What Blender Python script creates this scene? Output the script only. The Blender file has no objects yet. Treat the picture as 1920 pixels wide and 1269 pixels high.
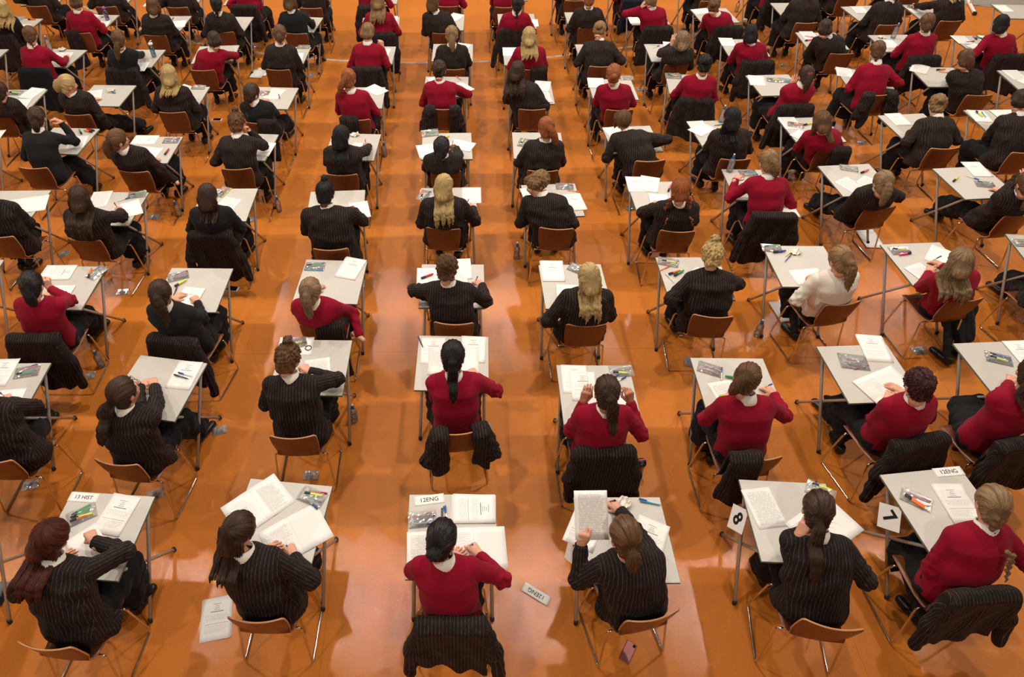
import bpy, math, random
import numpy as np
C = bpy.context.scene.collection
SC = bpy.context.scene
# ---------------------------------------------------------------- camera, world, lights, exposure
cd = bpy.data.cameras.new('camera'); cam = bpy.data.objects.new('camera', cd); C.objects.link(cam)
F_PX, PITCH, ROLL, H_CAM = 1294.729, 0.7333916, -0.0140174, 5.0678
cr_, sr_ = math.cos(ROLL), math.sin(ROLL); cp_, sp_ = math.cos(PITCH), math.sin(PITCH)
right = np.array([1., 0, 0]); up = np.array([0, sp_, cp_]); fwd = np.array([0, cp_, -sp_])
cx_ax = cr_*right + sr_*up; cy_ax = -sr_*right + cr_*up; cz_ax = -fwd
from mathutils import Matrix, Vector
cam.matrix_world = Matrix([[cx_ax[i], cy_ax[i], cz_ax[i], (0, 0, H_CAM)[i]] for i in range(3)] + [[0, 0, 0, 1]])
cd.sensor_width = 36; cd.lens = F_PX/1920*36
cd.shift_x = (960-844.246)/1920; cd.shift_y = (524.158-634.5)/1920
cd.clip_end = 100
SC.camera = cam
W = bpy.data.worlds.new('world'); SC.world = W; W.use_nodes = True
bg = W.node_tree.nodes['Background']; bg.inputs[0].default_value = (1.0, 0.93, 0.86, 1); bg.inputs[1].default_value = 0.11
SC.view_settings.view_transform = 'Standard'; SC.view_settings.look = 'None'
SC.view_settings.exposure = 0.0; SC.view_settings.gamma = 1; SC.view_settings.use_curve_mapping = False
SC.cycles.max_bounces = 6; SC.cycles.transparent_max_bounces = 12; SC.cycles.caustics_reflective = False; SC.cycles.caustics_refractive = False
SC.cycles.sample_clamp_indirect = 4
LAMP_E = 186.0
for ly, row in ((-2.5, (-5.5, 1.0)), (5.6, (-8.6, -5.2, -1.65, 1.55, 4.8, 8.2)), (13.0, (-8.7, -5.0, -1.65, 1.55, 4.8, 8.2, 11.6)), (20.5, (-6.8, 0, 6.8, 13.0))):
    for lx in row:
        ld = bpy.data.lights.new('hall_lamp', 'AREA'); ld.shape = 'DISK'; ld.size = 0.28; ld.energy = LAMP_E*(.92 if ly > 10 else 1); ld.color = (1.0, 0.91, 0.80)
        lo = bpy.data.objects.new('hall_lamp', ld); C.objects.link(lo); lo.location = (lx, ly, 8.0)

# ---------------------------------------------------------------- materials
def srgb(r, g, b):
    f = lambda c: (c/255/12.92 if c/255 <= .04045 else ((c/255+.055)/1.055)**2.4)
    return (f(r), f(g), f(b), 1)
class NT:
    def __init__(s, name):
        s.m = bpy.data.materials.new(name); s.m.use_nodes = True; s.t = s.m.node_tree; s.n = s.t.nodes
        s.b = s.n['Principled BSDF']; s.o = s.n['Material Output']
    def node(s, ty, **kw):
        n = s.n.new(ty)
        for k, v in kw.items():
            if k.startswith('i_'):
                key = k[2:]; key = int(key) if key.isdigit() else key
                s.put(n.inputs[key], v)
            else: setattr(n, k, v)
        return n
    def put(s, sock, v):
        if hasattr(v, 'is_linked') or isinstance(v, bpy.types.NodeSocket): s.t.links.new(v, sock)
        else: sock.default_value = v
    def math(s, op, a, b=0.0, c=None):
        n = s.n.new('ShaderNodeMath'); n.operation = op; s.put(n.inputs[0], a); s.put(n.inputs[1], b)
        if c is not None: s.put(n.inputs[2], c)
        return n.outputs[0]
    def mix(s, f, a, b):
        n = s.n.new('ShaderNodeMix'); n.data_type = 'RGBA'; s.put(n.inputs[0], f); s.put(n.inputs[6], a); s.put(n.inputs[7], b); return n.outputs[2]
    def noise(s, scale, vec=None, detail=2, rough=.5):
        n = s.n.new('ShaderNodeTexNoise'); n.inputs['Scale'].default_value = scale; n.inputs['Detail'].default_value = detail; n.inputs['Roughness'].default_value = rough
        if vec is not None: s.put(n.inputs['Vector'], vec)
        return n.outputs[0]
    def ramp(s, v, a, b):
        n = s.n.new('ShaderNodeMapRange'); s.put(n.inputs[0], v); n.inputs[1].default_value = a; n.inputs[2].default_value = b; return n.outputs[0]
    def bump(s, h, st, dist=.01):
        n = s.n.new('ShaderNodeBump'); n.inputs['Strength'].default_value = st; n.inputs['Distance'].default_value = dist; s.put(n.inputs['Height'], h); s.put(s.b.inputs['Normal'], n.outputs[0])
    def geo(s): return s.node('ShaderNodeNewGeometry').outputs['Position']
    def attr(s, nm, out=2): return s.node('ShaderNodeAttribute', attribute_name=nm).outputs[out]
    def set(s, **kw):
        for k, v in kw.items(): s.put(s.b.inputs[k.replace('_', ' ')], v)
        return s
M = {}
def simple(name, col, rough=.5, metal=0, spec=None):
    t = NT(name); t.set(Base_Color=col, Roughness=rough, Metallic=metal)
    if spec is not None: t.b.inputs['Specular IOR Level'].default_value = spec
    M[name] = t.m; return t.m
# floor
t = NT('floor'); p = t.geo()
big = t.noise(.55, p, 4, .6); spk = t.noise(260, p, 1); spk2 = t.noise(70, p, 2)
mp = t.node('ShaderNodeMapping', i_Vector=p); mp.inputs['Scale'].default_value = (2.2, .25, 1); band = t.noise(1.6, mp.outputs[0], 3)
c1 = t.mix(t.ramp(big, .3, .7), srgb(196, 112, 38), srgb(205, 121, 46))
c1 = t.mix(t.math('MULTIPLY', t.ramp(band, .45, .75), .35), c1, srgb(174, 96, 32))
c1 = t.mix(t.math('MULTIPLY', t.ramp(spk, .60, .72), .55), c1, srgb(120, 62, 22))
c1 = t.mix(t.math('MULTIPLY', t.ramp(spk2, .62, .75), .35), c1, srgb(228, 150, 84))
sx = t.node('ShaderNodeSeparateXYZ', i_0=p)
def seam(v, per): 
    f = t.math('FRACT', t.math('DIVIDE', v, per)); return t.math('LESS_THAN', t.math('ABSOLUTE', t.math('SUBTRACT', f, .5)), .0012)
sm = t.math('MAXIMUM', seam(sx.outputs[0], 1.83), seam(sx.outputs[1], 3.05))
c1 = t.mix(t.math('MULTIPLY', sm, .35), c1, srgb(110, 60, 25))
t.set(Base_Color=c1, Roughness=t.math('ADD', t.math('MULTIPLY', t.noise(3, p, 3), .12), .36))
t.b.inputs['Coat Weight'].default_value = .24; t.b.inputs['Coat Roughness'].default_value = .04
t.b.inputs['Specular IOR Level'].default_value = .20
t.bump(t.noise(95, p, 3, .6), .12, .01)
bn = t.node('ShaderNodeBump'); bn.inputs['Strength'].default_value = .10; bn.inputs['Distance'].default_value = .006; t.put(bn.inputs['Height'], t.noise(130, p, 3, .7)); t.put(t.b.inputs['Coat Normal'], bn.outputs[0])
M['floor'] = t.m
t = NT('court_line'); p = t.geo()
t.set(Base_Color=t.mix(t.ramp(t.noise(9, p, 4), .5, .75), srgb(184, 172, 158), srgb(165, 110, 60)), Roughness=.4); M['court_line'] = t.m
# desk top
t = NT('laminate'); p = t.geo()
t.set(Base_Color=t.mix(t.ramp(t.noise(420, p, 1), .4, .65), srgb(196, 188, 178), srgb(180, 172, 162)), Roughness=.42); M['laminate'] = t.m
simple('edge_green', srgb(104, 116, 100), .5); simple('desk_metal', srgb(172, 167, 160), .35, 0); simple('rubber', srgb(30, 28, 26), .8)
simple('chrome', srgb(215, 210, 200), .12, 1.0)
t = NT('plywood'); p = t.node('ShaderNodeTexCoord').outputs['Object']
mp = t.node('ShaderNodeMapping', i_Vector=p); mp.inputs['Scale'].default_value = (60, 4, 4)
oi = t.node('ShaderNodeObjectInfo').outputs['Random']
g = t.ramp(t.noise(1.6, mp.outputs[0], 5, .6), .3, .7)
t.set(Base_Color=t.mix(t.math('MULTIPLY', oi, .4), t.mix(g, srgb(92, 48, 26), srgb(120, 66, 37)), srgb(84, 42, 22)), Roughness=.34); M['plywood'] = t.m
simple('ply_edge', srgb(186, 128, 84), .5)
# cloth
def stripe_mat(name, base, line, amt):
    t = NT(name); s = t.attr('stripe')
    f = t.math('ABSOLUTE', t.math('SUBTRACT', t.math('FRACT', s), .5))
    ln = t.node('ShaderNodeMapRange'); t.put(ln.inputs[0], f); ln.inputs[1].default_value = .035; ln.inputs[2].default_value = .075; ln.inputs[3].default_value = 1; ln.inputs[4].default_value = 0
    p = t.geo(); brk = t.ramp(t.noise(60, p, 1), .25, .6)
    t.set(Base_Color=t.mix(t.math('MULTIPLY', t.math('MULTIPLY', ln.outputs[0], brk), amt), t.mix(t.noise(350, p, 1), base, tuple(c*1.9 for c in base[:3])+(1,)), line), Roughness=.85)
    t.b.inputs['Specular IOR Level'].default_value = .2; t.b.inputs['Sheen Weight'].default_value = .02
    t.bump(t.math('ADD', t.noise(28, p, 3), t.math('MULTIPLY', t.noise(500, p, 1), .15)), .35, .01); M[name] = t.m
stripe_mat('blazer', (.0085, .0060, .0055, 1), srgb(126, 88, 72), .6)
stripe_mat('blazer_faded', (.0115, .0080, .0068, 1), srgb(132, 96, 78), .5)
def cloth(name, col, col2, b=.3, sc=420):
    t = NT(name); p = t.geo()
    t.set(Base_Color=t.mix(t.ramp(t.noise(sc, p, 2), .35, .65), col, col2), Roughness=.9)
    t.b.inputs['Specular IOR Level'].default_value = .15; t.b.inputs['Sheen Weight'].default_value = .04
    t.bump(t.math('ADD', t.noise(22, p, 3), t.math('MULTIPLY', t.noise(600, p, 1), .2)), b, .012); M[name] = t.m
cloth('red_knit', (.225, .0025, .016, 1), (.275, .004, .022, 1)); cloth('black_knit', (.010, .0095, .010, 1), (.018, .016, .016, 1))
cloth('skirt', (.008, .0075, .0085, 1), (.013, .012, .013, 1)); cloth('white_cotton', srgb(222, 212, 198), srgb(236, 228, 214)); cloth('lining', (.006, .006, .008, 1), (.012, .012, .015, 1))
cloth('navy', (.010, .011, .019, 1), (.016, .017, .028, 1))
simple('tights', (.010, .009, .009, 1), .8); simple('leather', (.008, .008, .008, 1), .35); simple('gold', srgb(200, 160, 80), .3, 1)
def skin(name, c):
    t = NT(name); p = t.geo(); t.set(Base_Color=t.mix(t.noise(40, p, 3), c, tuple(x*.82 for x in c[:3])+(1,)), Roughness=.5)
    t.b.inputs['Subsurface Weight'].default_value = .0; M[name] = t.m
skin('skin_fair', srgb(222, 160, 130)); skin('skin_tan', srgb(186, 124, 90)); skin('skin_dark', srgb(112, 68, 48))
simple('lips', srgb(176, 84, 78), .4); simple('eyewhite', srgb(225, 220, 210), .2); simple('iris', srgb(50, 34, 24), .2)
HC = {'black': ((9, 8, 9), (36, 31, 30)), 'dark': ((26, 17, 12), (80, 54, 36)), 'brown': ((52, 34, 22), (128, 88, 54)), 'auburn': ((40, 16, 11), (104, 48, 32)),
      'ginger': ((98, 48, 24), (184, 104, 54)), 'light': ((84, 60, 36), (178, 138, 92)), 'blonde': ((124, 94, 52), (232, 198, 134)), 'ash': ((88, 68, 46), (170, 136, 98)), 'darkred': ((28, 8, 8), (72, 26, 24))}
for k, (a, b) in HC.items():
    t = NT('hair_'+k); s = t.attr('strand', 1)
    n1 = t.noise(1.0, s, 4, .65); n2 = t.noise(3.1, s, 2)
    m_ = t.ramp(t.math('ADD', t.math('MULTIPLY', n1, .65), t.math('MULTIPLY', n2, .35)), .34, .66)
    t.set(Base_Color=t.mix(m_, srgb(*a), srgb(*b)), Roughness=.42); t.b.inputs['Specular IOR Level'].default_value = .35
    t.bump(t.math('ADD', n1, n2), .75, .012); M['hair_'+k] = t.m
# paper: printing is drawn from the sheet's own UVs
def paper(name, kind):
    t = NT(name); uv = t.node('ShaderNodeUVMap').outputs[0]; s = t.node('ShaderNodeSeparateXYZ', i_0=uv); u, v = s.outputs[0], s.outputs[1]
    col = srgb(236, 230, 224); ink = srgb(60, 56, 56)
    def rng(x, a, b): return t.math('MULTIPLY', t.math('GREATER_THAN', x, a), t.math('LESS_THAN', x, b))
    def rect(a, b, c, d): return t.math('MULTIPLY', rng(u, a, b), rng(v, c, d))
    def lines(n, duty, a, b, c, d, dens=.46, ws=34):
        row = t.math('FLOOR', t.math('MULTIPLY', v, n)); fr = t.math('FRACT', t.math('MULTIPLY', v, n))
        cmb = t.node('ShaderNodeCombineXYZ', i_0=t.math('MULTIPLY', u, ws), i_1=t.math('MULTIPLY', row, 7.31)); w_ = t.math('GREATER_THAN', t.noise(1.0, cmb.outputs[0], 1), dens)
        cm2 = t.node('ShaderNodeCombineXYZ', i_0=t.math('MULTIPLY', row, 3.7)); edge = t.math('ADD', t.math('MULTIPLY', t.noise(1.0, cm2.outputs[0], 0), .5), b-.28)
        return t.math('MULTIPLY', t.math('MULTIPLY', t.math('LESS_THAN', fr, duty), w_), t.math('MULTIPLY', rect(a, b, c, d), t.math('LESS_THAN', u, edge)))
    if kind == 'cover':
        m = rect(.28, .72, .655, .675)
        for (a, b, c) in ((.36, .64, .84), (.44, .56, .79), (.42, .58, .745), (.40, .60, .705)): m = t.math('MAXIMUM', m, t.math('MULTIPLY', rect(a, b, c, c+.014), t.math('GREATER_THAN', t.noise(90, uv, 1), .42)))
        m = t.math('MAXIMUM', m, rect(.12, .90, .372, .380))
        m = t.math('MAXIMUM', m, t.math('MULTIPLY', lines(46, .38, .12, .90, .46, .60), .5)); m = t.math('MAXIMUM', m, t.math('MULTIPLY', lines(40, .38, .12, .90, .16, .34), .5)); m = t.math('MULTIPLY', m, .8)
    elif kind == 'text': m = t.math('MULTIPLY', lines(46, .45, .12, .92, .08, .92, .40), .55)
    elif kind == 'poem':
        m = t.math('MULTIPLY', lines(50, .42, .60, .92, .12, .86, .36, 60), .55); m = t.math('MAXIMUM', m, t.math('MULTIPLY', rect(.10, .34, .14, .66), .16)); m = t.math('MAXIMUM', m, t.math('MULTIPLY', rect(.498, .502, 0, 1), .35))
    elif kind == 'ruled':
        fr = t.math('FRACT', t.math('MULTIPLY', v, 28)); m = t.math('MULTIPLY', t.math('MULTIPLY', t.math('LESS_THAN', fr, .09), rect(.04, .96, .08, .88)), .35)
        m = t.math('MAXIMUM', m, t.math('MULTIPLY', lines(28, .5, .05, .46, .30, .88, .42, 70), .35)); m = t.math('MAXIMUM', m, t.math('MULTIPLY', rect(.498, .502, 0, 1), .35))
    elif kind == 'green': 
        m = t.math('MULTIPLY', lines(40, .45, .12, .92, .08, .92, .40), .5); col = t.mix(t.math('MAXIMUM', rect(.3, .9, .40, .46), t.math('MAXIMUM', rect(.15, .7, .52, .57), rect(.1, .6, .28, .33))), col, srgb(150, 215, 60))
    elif kind == 'label': m = 0.0
    else: m = t.math('MULTIPLY', t.math('MULTIPLY', t.math('LESS_THAN', t.math('FRACT', t.math('MULTIPLY', v, 30)), .1), rect(.08, .92, .06, .9)), .16)
    t.set(Base_Color=t.mix(m, col, ink), Roughness=.75); M[name] = t.m
for k in ('cover', 'text', 'poem', 'ruled', 'green', 'label', 'plain'): paper('paper_'+k, k)
simple('ink', srgb(22, 20, 20), .6)
def clear(name, col, gl=.12, tr=.86, milk=.06):
    t = NT(name); tb = t.node('ShaderNodeBsdfTransparent'); tb.inputs[0].default_value = col; g_ = t.node('ShaderNodeBsdfGlossy'); g_.inputs['Roughness'].default_value = gl; g_.inputs[0].default_value = (1, .97, .92, 1)
    df = t.node('ShaderNodeBsdfDiffuse'); df.inputs[0].default_value = (.9, .88, .85, 1); m0 = t.node('ShaderNodeMixShader'); m0.inputs[0].default_value = milk; t.put(m0.inputs[1], tb.outputs[0]); t.put(m0.inputs[2], df.outputs[0]); tb = m0
    mx = t.node('ShaderNodeMixShader'); fr = t.node('ShaderNodeFresnel'); fr.inputs[0].default_value = 1.45
    t.put(mx.inputs[0], t.math('ADD', fr.outputs[0], 1-tr-.08)); t.put(mx.inputs[1], tb.outputs[0]); t.put(mx.inputs[2], g_.outputs[0]); t.put(t.o.inputs[0], mx.outputs[0]); M[name] = t.m
clear('film', (.99, .98, .96, 1), .14, .90, .20); clear('clear_plastic', (.93, .93, .93, 1), .08, .90, .16); clear('water', (.82, .90, .96, 1), .05, .9)
clear('teal_plastic', (.05, .55, .62, 1), .1, .8); clear('purple_plastic', (.20, .16, .55, 1), .1, .8)
PC = {'o': (236, 110, 30), 'y': (222, 220, 60), 'g': (40, 150, 70), 'b': (30, 80, 160), 'c': (40, 150, 190), 'k': (24, 24, 26), 'r': (190, 30, 40), 'p': (235, 80, 130), 'w': (225, 222, 215), 'v': (90, 60, 150), 'n': (110, 70, 40)}
for k, c in PC.items(): simple('plastic_'+k, srgb(*c), .35)
CN = {'o': 'orange', 'y': 'yellow', 'g': 'green', 'b': 'blue', 'c': 'light blue', 'k': 'black', 'r': 'red', 'p': 'pink', 'w': 'white', 'v': 'purple', 'n': 'brown'}

# ---------------------------------------------------------------- mesh helpers
def mesh(name, V, Fq, mats, smooth=True, corner=None, point=None, fm=None, uv=None):
    me = bpy.data.meshes.new(name); V = np.asarray(V, np.float32)
    if isinstance(Fq, np.ndarray):
        n = len(Fq); k = Fq.shape[1]
        me.vertices.add(len(V)); me.vertices.foreach_set('co', V.ravel()); me.loops.add(n*k); me.loops.foreach_set('vertex_index', Fq.astype(np.int32).ravel())
        me.polygons.add(n); me.polygons.foreach_set('loop_start', np.arange(0, n*k, k, dtype=np.int32)); me.update(calc_edges=True)
    else: me.from_pydata([tuple(map(float, v)) for v in V], [], Fq); n = len(Fq)
    for m in (mats if isinstance(mats, (list, tuple)) else [mats]): me.materials.append(M[m])
    me.polygons.foreach_set('use_smooth', [smooth]*n)
    if fm is not None: me.polygons.foreach_set('material_index', np.asarray(fm, np.int32))
    if corner is not None: a = me.attributes.new('stripe', 'FLOAT', 'CORNER'); a.data.foreach_set('value', corner.astype(np.float32).ravel())
    if point is not None: a = me.attributes.new('strand', 'FLOAT_VECTOR', 'POINT'); a.data.foreach_set('vector', point.astype(np.float32).ravel())
    if uv is not None: l = me.uv_layers.new(name='UVMap'); l.data.foreach_set('uv', np.asarray(uv, np.float32).ravel())
    return me
def obj(name, me, parent=None, loc=None):
    o = bpy.data.objects.new(name, me); C.objects.link(o)
    if parent is not None: o.parent = parent
    if loc is not None: o.location = loc
    return o
def tag(o, label=None, cat=None, group=None, kind=None):
    if label: o['label'] = label
    if cat: o['category'] = cat
    if group: o['group'] = group
    if kind: o['kind'] = kind
    return o
def copy_tree(o, parent=None):
    c = o.copy(); C.objects.link(c); c.parent = parent
    for ch in list(o.children): copy_tree(ch, c)
    return c
class MB:
    def __init__(s): s.V = []; s.F = []; s.m = []
    def add(s, V, F, mi=0):
        b = len(s.V); s.V += [tuple(v) for v in V]; s.F += [tuple(i+b for i in f) for f in F]; s.m += [mi]*len(F); return s
    def box(s, x0, x1, y0, y1, z0, z1, mi=0, bev=0):
        if bev:
            V = []; 
            for z, i in ((z0, bev), (z0+bev, 0), (z1-bev, 0), (z1, bev)):
                a, b, c, d = x0+i, x1-i, y0+i, y1-i; q = bev*.8
                V += [(a+q, c, z), (b-q, c, z), (b, c+q, z), (b, d-q, z), (b-q, d, z), (a+q, d, z), (a, d-q, z), (a, c+q, z)]
            F = [tuple(range(7, -1, -1)), tuple(range(24, 32))]
            for l in range(3): F += [(l*8+i, l*8+(i+1) % 8, l*8+8+(i+1) % 8, l*8+8+i) for i in range(8)]
            return s.add(V, F, mi)
        V = [(x, y, z) for z in (z0, z1) for y in (y0, y1) for x in (x0, x1)]
        return s.add(V, [(0, 2, 3, 1), (4, 5, 7, 6), (0, 1, 5, 4), (2, 6, 7, 3), (0, 4, 6, 2), (1, 3, 7, 5)], mi)
    def tube(s, pts, r, n=10, mi=0, cap=True, rs=None):
        P = [np.array(p, float) for p in pts]; k = len(P); V = []; prev = None
        for i, p in enumerate(P):
            t = P[min(i+1, k-1)]-P[max(i-1, 0)]; t /= (np.linalg.norm(t)+1e-12)
            if prev is None: a = np.cross(t, (0, 0, 1.)) if abs(t[2]) < .9 else np.cross(t, (1., 0, 0))
            else: a = prev-t*np.dot(prev, t)
            a /= np.linalg.norm(a)+1e-12; b = np.cross(t, a); prev = a; rr = rs[i] if rs else r
            V += [p+rr*(math.cos(2*math.pi*j/n)*a+math.sin(2*math.pi*j/n)*b) for j in range(n)]
        F = [(i*n+j, i*n+(j+1) % n, (i+1)*n+(j+1) % n, (i+1)*n+j) for i in range(k-1) for j in range(n)]
        if cap: F += [tuple(range(n-1, -1, -1)), tuple((k-1)*n+j for j in range(n))]
        return s.add(V, F, mi)
    def lathe(s, prof, n=20, mi=0, cap=True, org=(0, 0, 0)):
        V = [(org[0]+r*math.cos(2*math.pi*j/n), org[1]+r*math.sin(2*math.pi*j/n), org[2]+z) for r, z in prof for j in range(n)]; k = len(prof)
        F = [(i*n+j, i*n+(j+1) % n, (i+1)*n+(j+1) % n, (i+1)*n+j) for i in range(k-1) for j in range(n)]
        if cap: F += [tuple(range(n-1, -1, -1)), tuple((k-1)*n+j for j in range(n))]
        return s.add(V, F, mi)
    def me(s, name, mats, smooth=True): return mesh(name, s.V, s.F, mats, smooth, fm=s.m)
def bend(pts, r=.03, k=5):
    P = [np.array(p, float) for p in pts]; out = [P[0]]
    for i in range(1, len(P)-1):
        a, b, c = P[i-1], P[i], P[i+1]; u = (a-b)/np.linalg.norm(a-b); v = (c-b)/np.linalg.norm(c-b); r_ = min(r, np.linalg.norm(a-b)/2, np.linalg.norm(c-b)/2)
        for j in range(k+1): t = j/k; out.append((1-t)**2*(b+u*r_)+2*t*(1-t)*b+t*t*(b+v*r_))
    return out+[P[-1]]
def text_me(txt, size, name='lettering', bold=.0, mat='ink'):
    cu = bpy.data.curves.new(name, 'FONT'); cu.body = txt; cu.size = size; cu.align_x = 'CENTER'; cu.align_y = 'CENTER'; cu.extrude = .0002; cu.offset = bold
    to = bpy.data.objects.new('tmp', cu); C.objects.link(to); dg = bpy.context.evaluated_depsgraph_get()
    me = bpy.data.meshes.new_from_object(to.evaluated_get(dg)); me.materials.clear(); me.materials.append(M[mat]); bpy.data.objects.remove(to); bpy.data.curves.remove(cu); me.name = name; return me

# ---------------------------------------------------------------- distance fields and surface nets
f32 = np.float32
def nrm(v): v = np.asarray(v, float); return v/(np.linalg.norm(v)+1e-12)
def cap_d(P, a, b, r0, r1=None, sc=None):
    if r1 is None: r1 = r0
    a = np.asarray(a, f32); b = np.asarray(b, f32)
    if sc is not None:      # sc = (unit axis, factor): flatten space along that axis
        L, s = sc; L = np.asarray(L, f32); m = 1-1/s
        P = P-np.outer((P-a)@L, L)*f32(m); b = b-L*f32(((b-a)@L)*m)
    ab = b-a; h = np.clip((P-a)@ab/f32(ab@ab+1e-9), 0, 1); q = P-a-h[:, None]*ab
    return np.sqrt((q*q).sum(1))-(f32(r0)+h*f32(r1-r0))
def ell_d(P, c, R, r):
    q = (P-np.asarray(c, f32))@np.asarray(R, f32); r = np.asarray(r, f32); k0 = np.sqrt(((q/r)**2).sum(1)); k1 = np.sqrt(((q/(r*r))**2).sum(1))
    return k0*(k0-1)/(k1+1e-6)
def smin(a, b, k): h = np.clip(.5+.5*(b-a)/k, 0, 1); return b+(a-b)*h-k*h*(1-h)
def smax(a, b, k): return -smin(-a, -b, k)
def snet(f, lo, hi, h, B=6):
    lo = np.asarray(lo, float); hi = np.asarray(hi, float); nb = np.ceil((hi-lo)/(h*B)).astype(int)+1; n = nb*B
    bc = np.stack(np.meshgrid(*[np.arange(k) for k in nb], indexing='ij'), -1).reshape(-1, 3)
    cen = (lo+(bc*B+(B-1)/2)*h).astype(f32); d = f(cen); act = np.abs(d) < h*B*.87*1.35+.012
    S = np.where(d < 0, f32(-1), f32(1)).reshape(nb); S = np.repeat(np.repeat(np.repeat(S, B, 0), B, 1), B, 2).copy()
    off = np.stack(np.meshgrid(*[np.arange(B)]*3, indexing='ij'), -1).reshape(-1, 3); ids = (bc[act][:, None, :]*B+off[None]).reshape(-1, 3)
    S[ids[:, 0], ids[:, 1], ids[:, 2]] = f((lo+ids*h).astype(f32))
    neg = S < 0; c = np.zeros(tuple(n-1), np.uint8)
    for i in (0, 1):
        for j in (0, 1):
            for k in (0, 1): c += neg[i:n[0]-1+i, j:n[1]-1+j, k:n[2]-1+k]
    cells = np.argwhere((c > 0) & (c < 8)); idx = np.full(tuple(n-1), -1, np.int32); idx[cells[:, 0], cells[:, 1], cells[:, 2]] = np.arange(len(cells))
    co = np.array([(i, j, k) for i in (0, 1) for j in (0, 1) for k in (0, 1)]); vals = np.stack([S[cells[:, 0]+i, cells[:, 1]+j, cells[:, 2]+k] for i, j, k in co], 1)
    acc = np.zeros((len(cells), 3)); cnt = np.zeros(len(cells))
    for a in range(8):
        for b in range(a+1, 8):
            if abs(co[a]-co[b]).sum() != 1: continue
            va, vb = vals[:, a], vals[:, b]; m = (va < 0) != (vb < 0); t_ = np.where(m, va/(va-vb+1e-12), 0)
            acc += m[:, None]*(co[a]+(co[b]-co[a])*t_[:, None]); cnt += m
    V = lo+(cells+acc/cnt[:, None])*h; Q = []
    for ax in range(3):
        u, v = [(1, 2), (2, 0), (0, 1)][ax]; s0 = [slice(0, -1)]*3; s1 = [slice(0, -1)]*3; s1[ax] = slice(1, None)
        s0[u] = s0[v] = s1[u] = s1[v] = slice(1, -1); A = neg[tuple(s0)]; Bn = neg[tuple(s1)]; e = np.argwhere(A != Bn)
        if not len(e): continue
        fl = A[e[:, 0], e[:, 1], e[:, 2]]; e = e.copy(); e[:, u] += 1; e[:, v] += 1
        def g(du, dv): q = e.copy(); q[:, u] -= du; q[:, v] -= dv; return idx[q[:, 0], q[:, 1], q[:, 2]]
        q = np.stack([g(1, 1), g(0, 1), g(0, 0), g(1, 0)], 1); q[~fl] = q[~fl][:, ::-1]; Q.append(q)
    Q = np.concatenate(Q); Q = Q[(Q >= 0).all(1)]
    return V.astype(f32), Q
def folds(P, seed, amp, wl, direction=None, stretch=1.0):
    r = np.random.RandomState(seed); o = np.zeros(len(P), f32); Q = P
    if direction is not None: D_ = np.asarray(direction, f32); Q = P-np.outer(P@D_, D_)*f32(1-1/stretch)
    for i in range(5):
        k = r.normal(size=3); k = k/np.linalg.norm(k)*2*math.pi/(wl*(.7+.6*r.rand())); o += np.sin(Q@k.astype(f32)+f32(r.rand()*6.28)+f32(.8)*np.sin(Q@(k[[1, 2, 0]]*.6).astype(f32)))
    return o*f32(amp/2.2)

# ---------------------------------------------------------------- templates: desk, chair
def desk_proto():
    root = obj('exam_desk', None)
    b = MB().box(-.3, .3, -.3, .3, .70, .7185, 0, .002); obj('tabletop', b.me('tabletop', ['edge_green', 'laminate'], False), root)
    me = root.children[0].data
    for p in me.polygons:
        if p.normal.z > .9: p.material_index = 1
    for s in (-1, 1):
        leg1 = MB().tube(bend([(s*.262, .10, .685), (s*.262, .235, .685), (s*.278, -.262, .012)], .045), .0125, 10)      # upper far end to near foot
        leg2 = MB().tube(bend([(s*.236, -.10, .685), (s*.236, -.24, .685), (s*.250, .262, .012)], .045), .0125, 10)
        for lb, fx, fy in ((leg1, s*.278, -.262), (leg2, s*.250, .262)):
            l = obj('leg', lb.me('leg', 'desk_metal'), root); c = MB().lathe([(.015, 0), (.016, .012), (.015, .03), (.0128, .034)], 12, org=(fx, fy, 0)); obj('foot_cap', c.me('foot_cap', 'rubber'), l)
    obj('stretcher', MB().tube([(-.262, .10, .685), (.262, .10, .685)], .010, 8).me('stretcher', 'desk_metal'), root)
    obj('stretcher', MB().tube([(-.236, -.10, .685), (.236, -.10, .685)], .010, 8).me('stretcher', 'desk_metal'), root)
    return root
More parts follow.
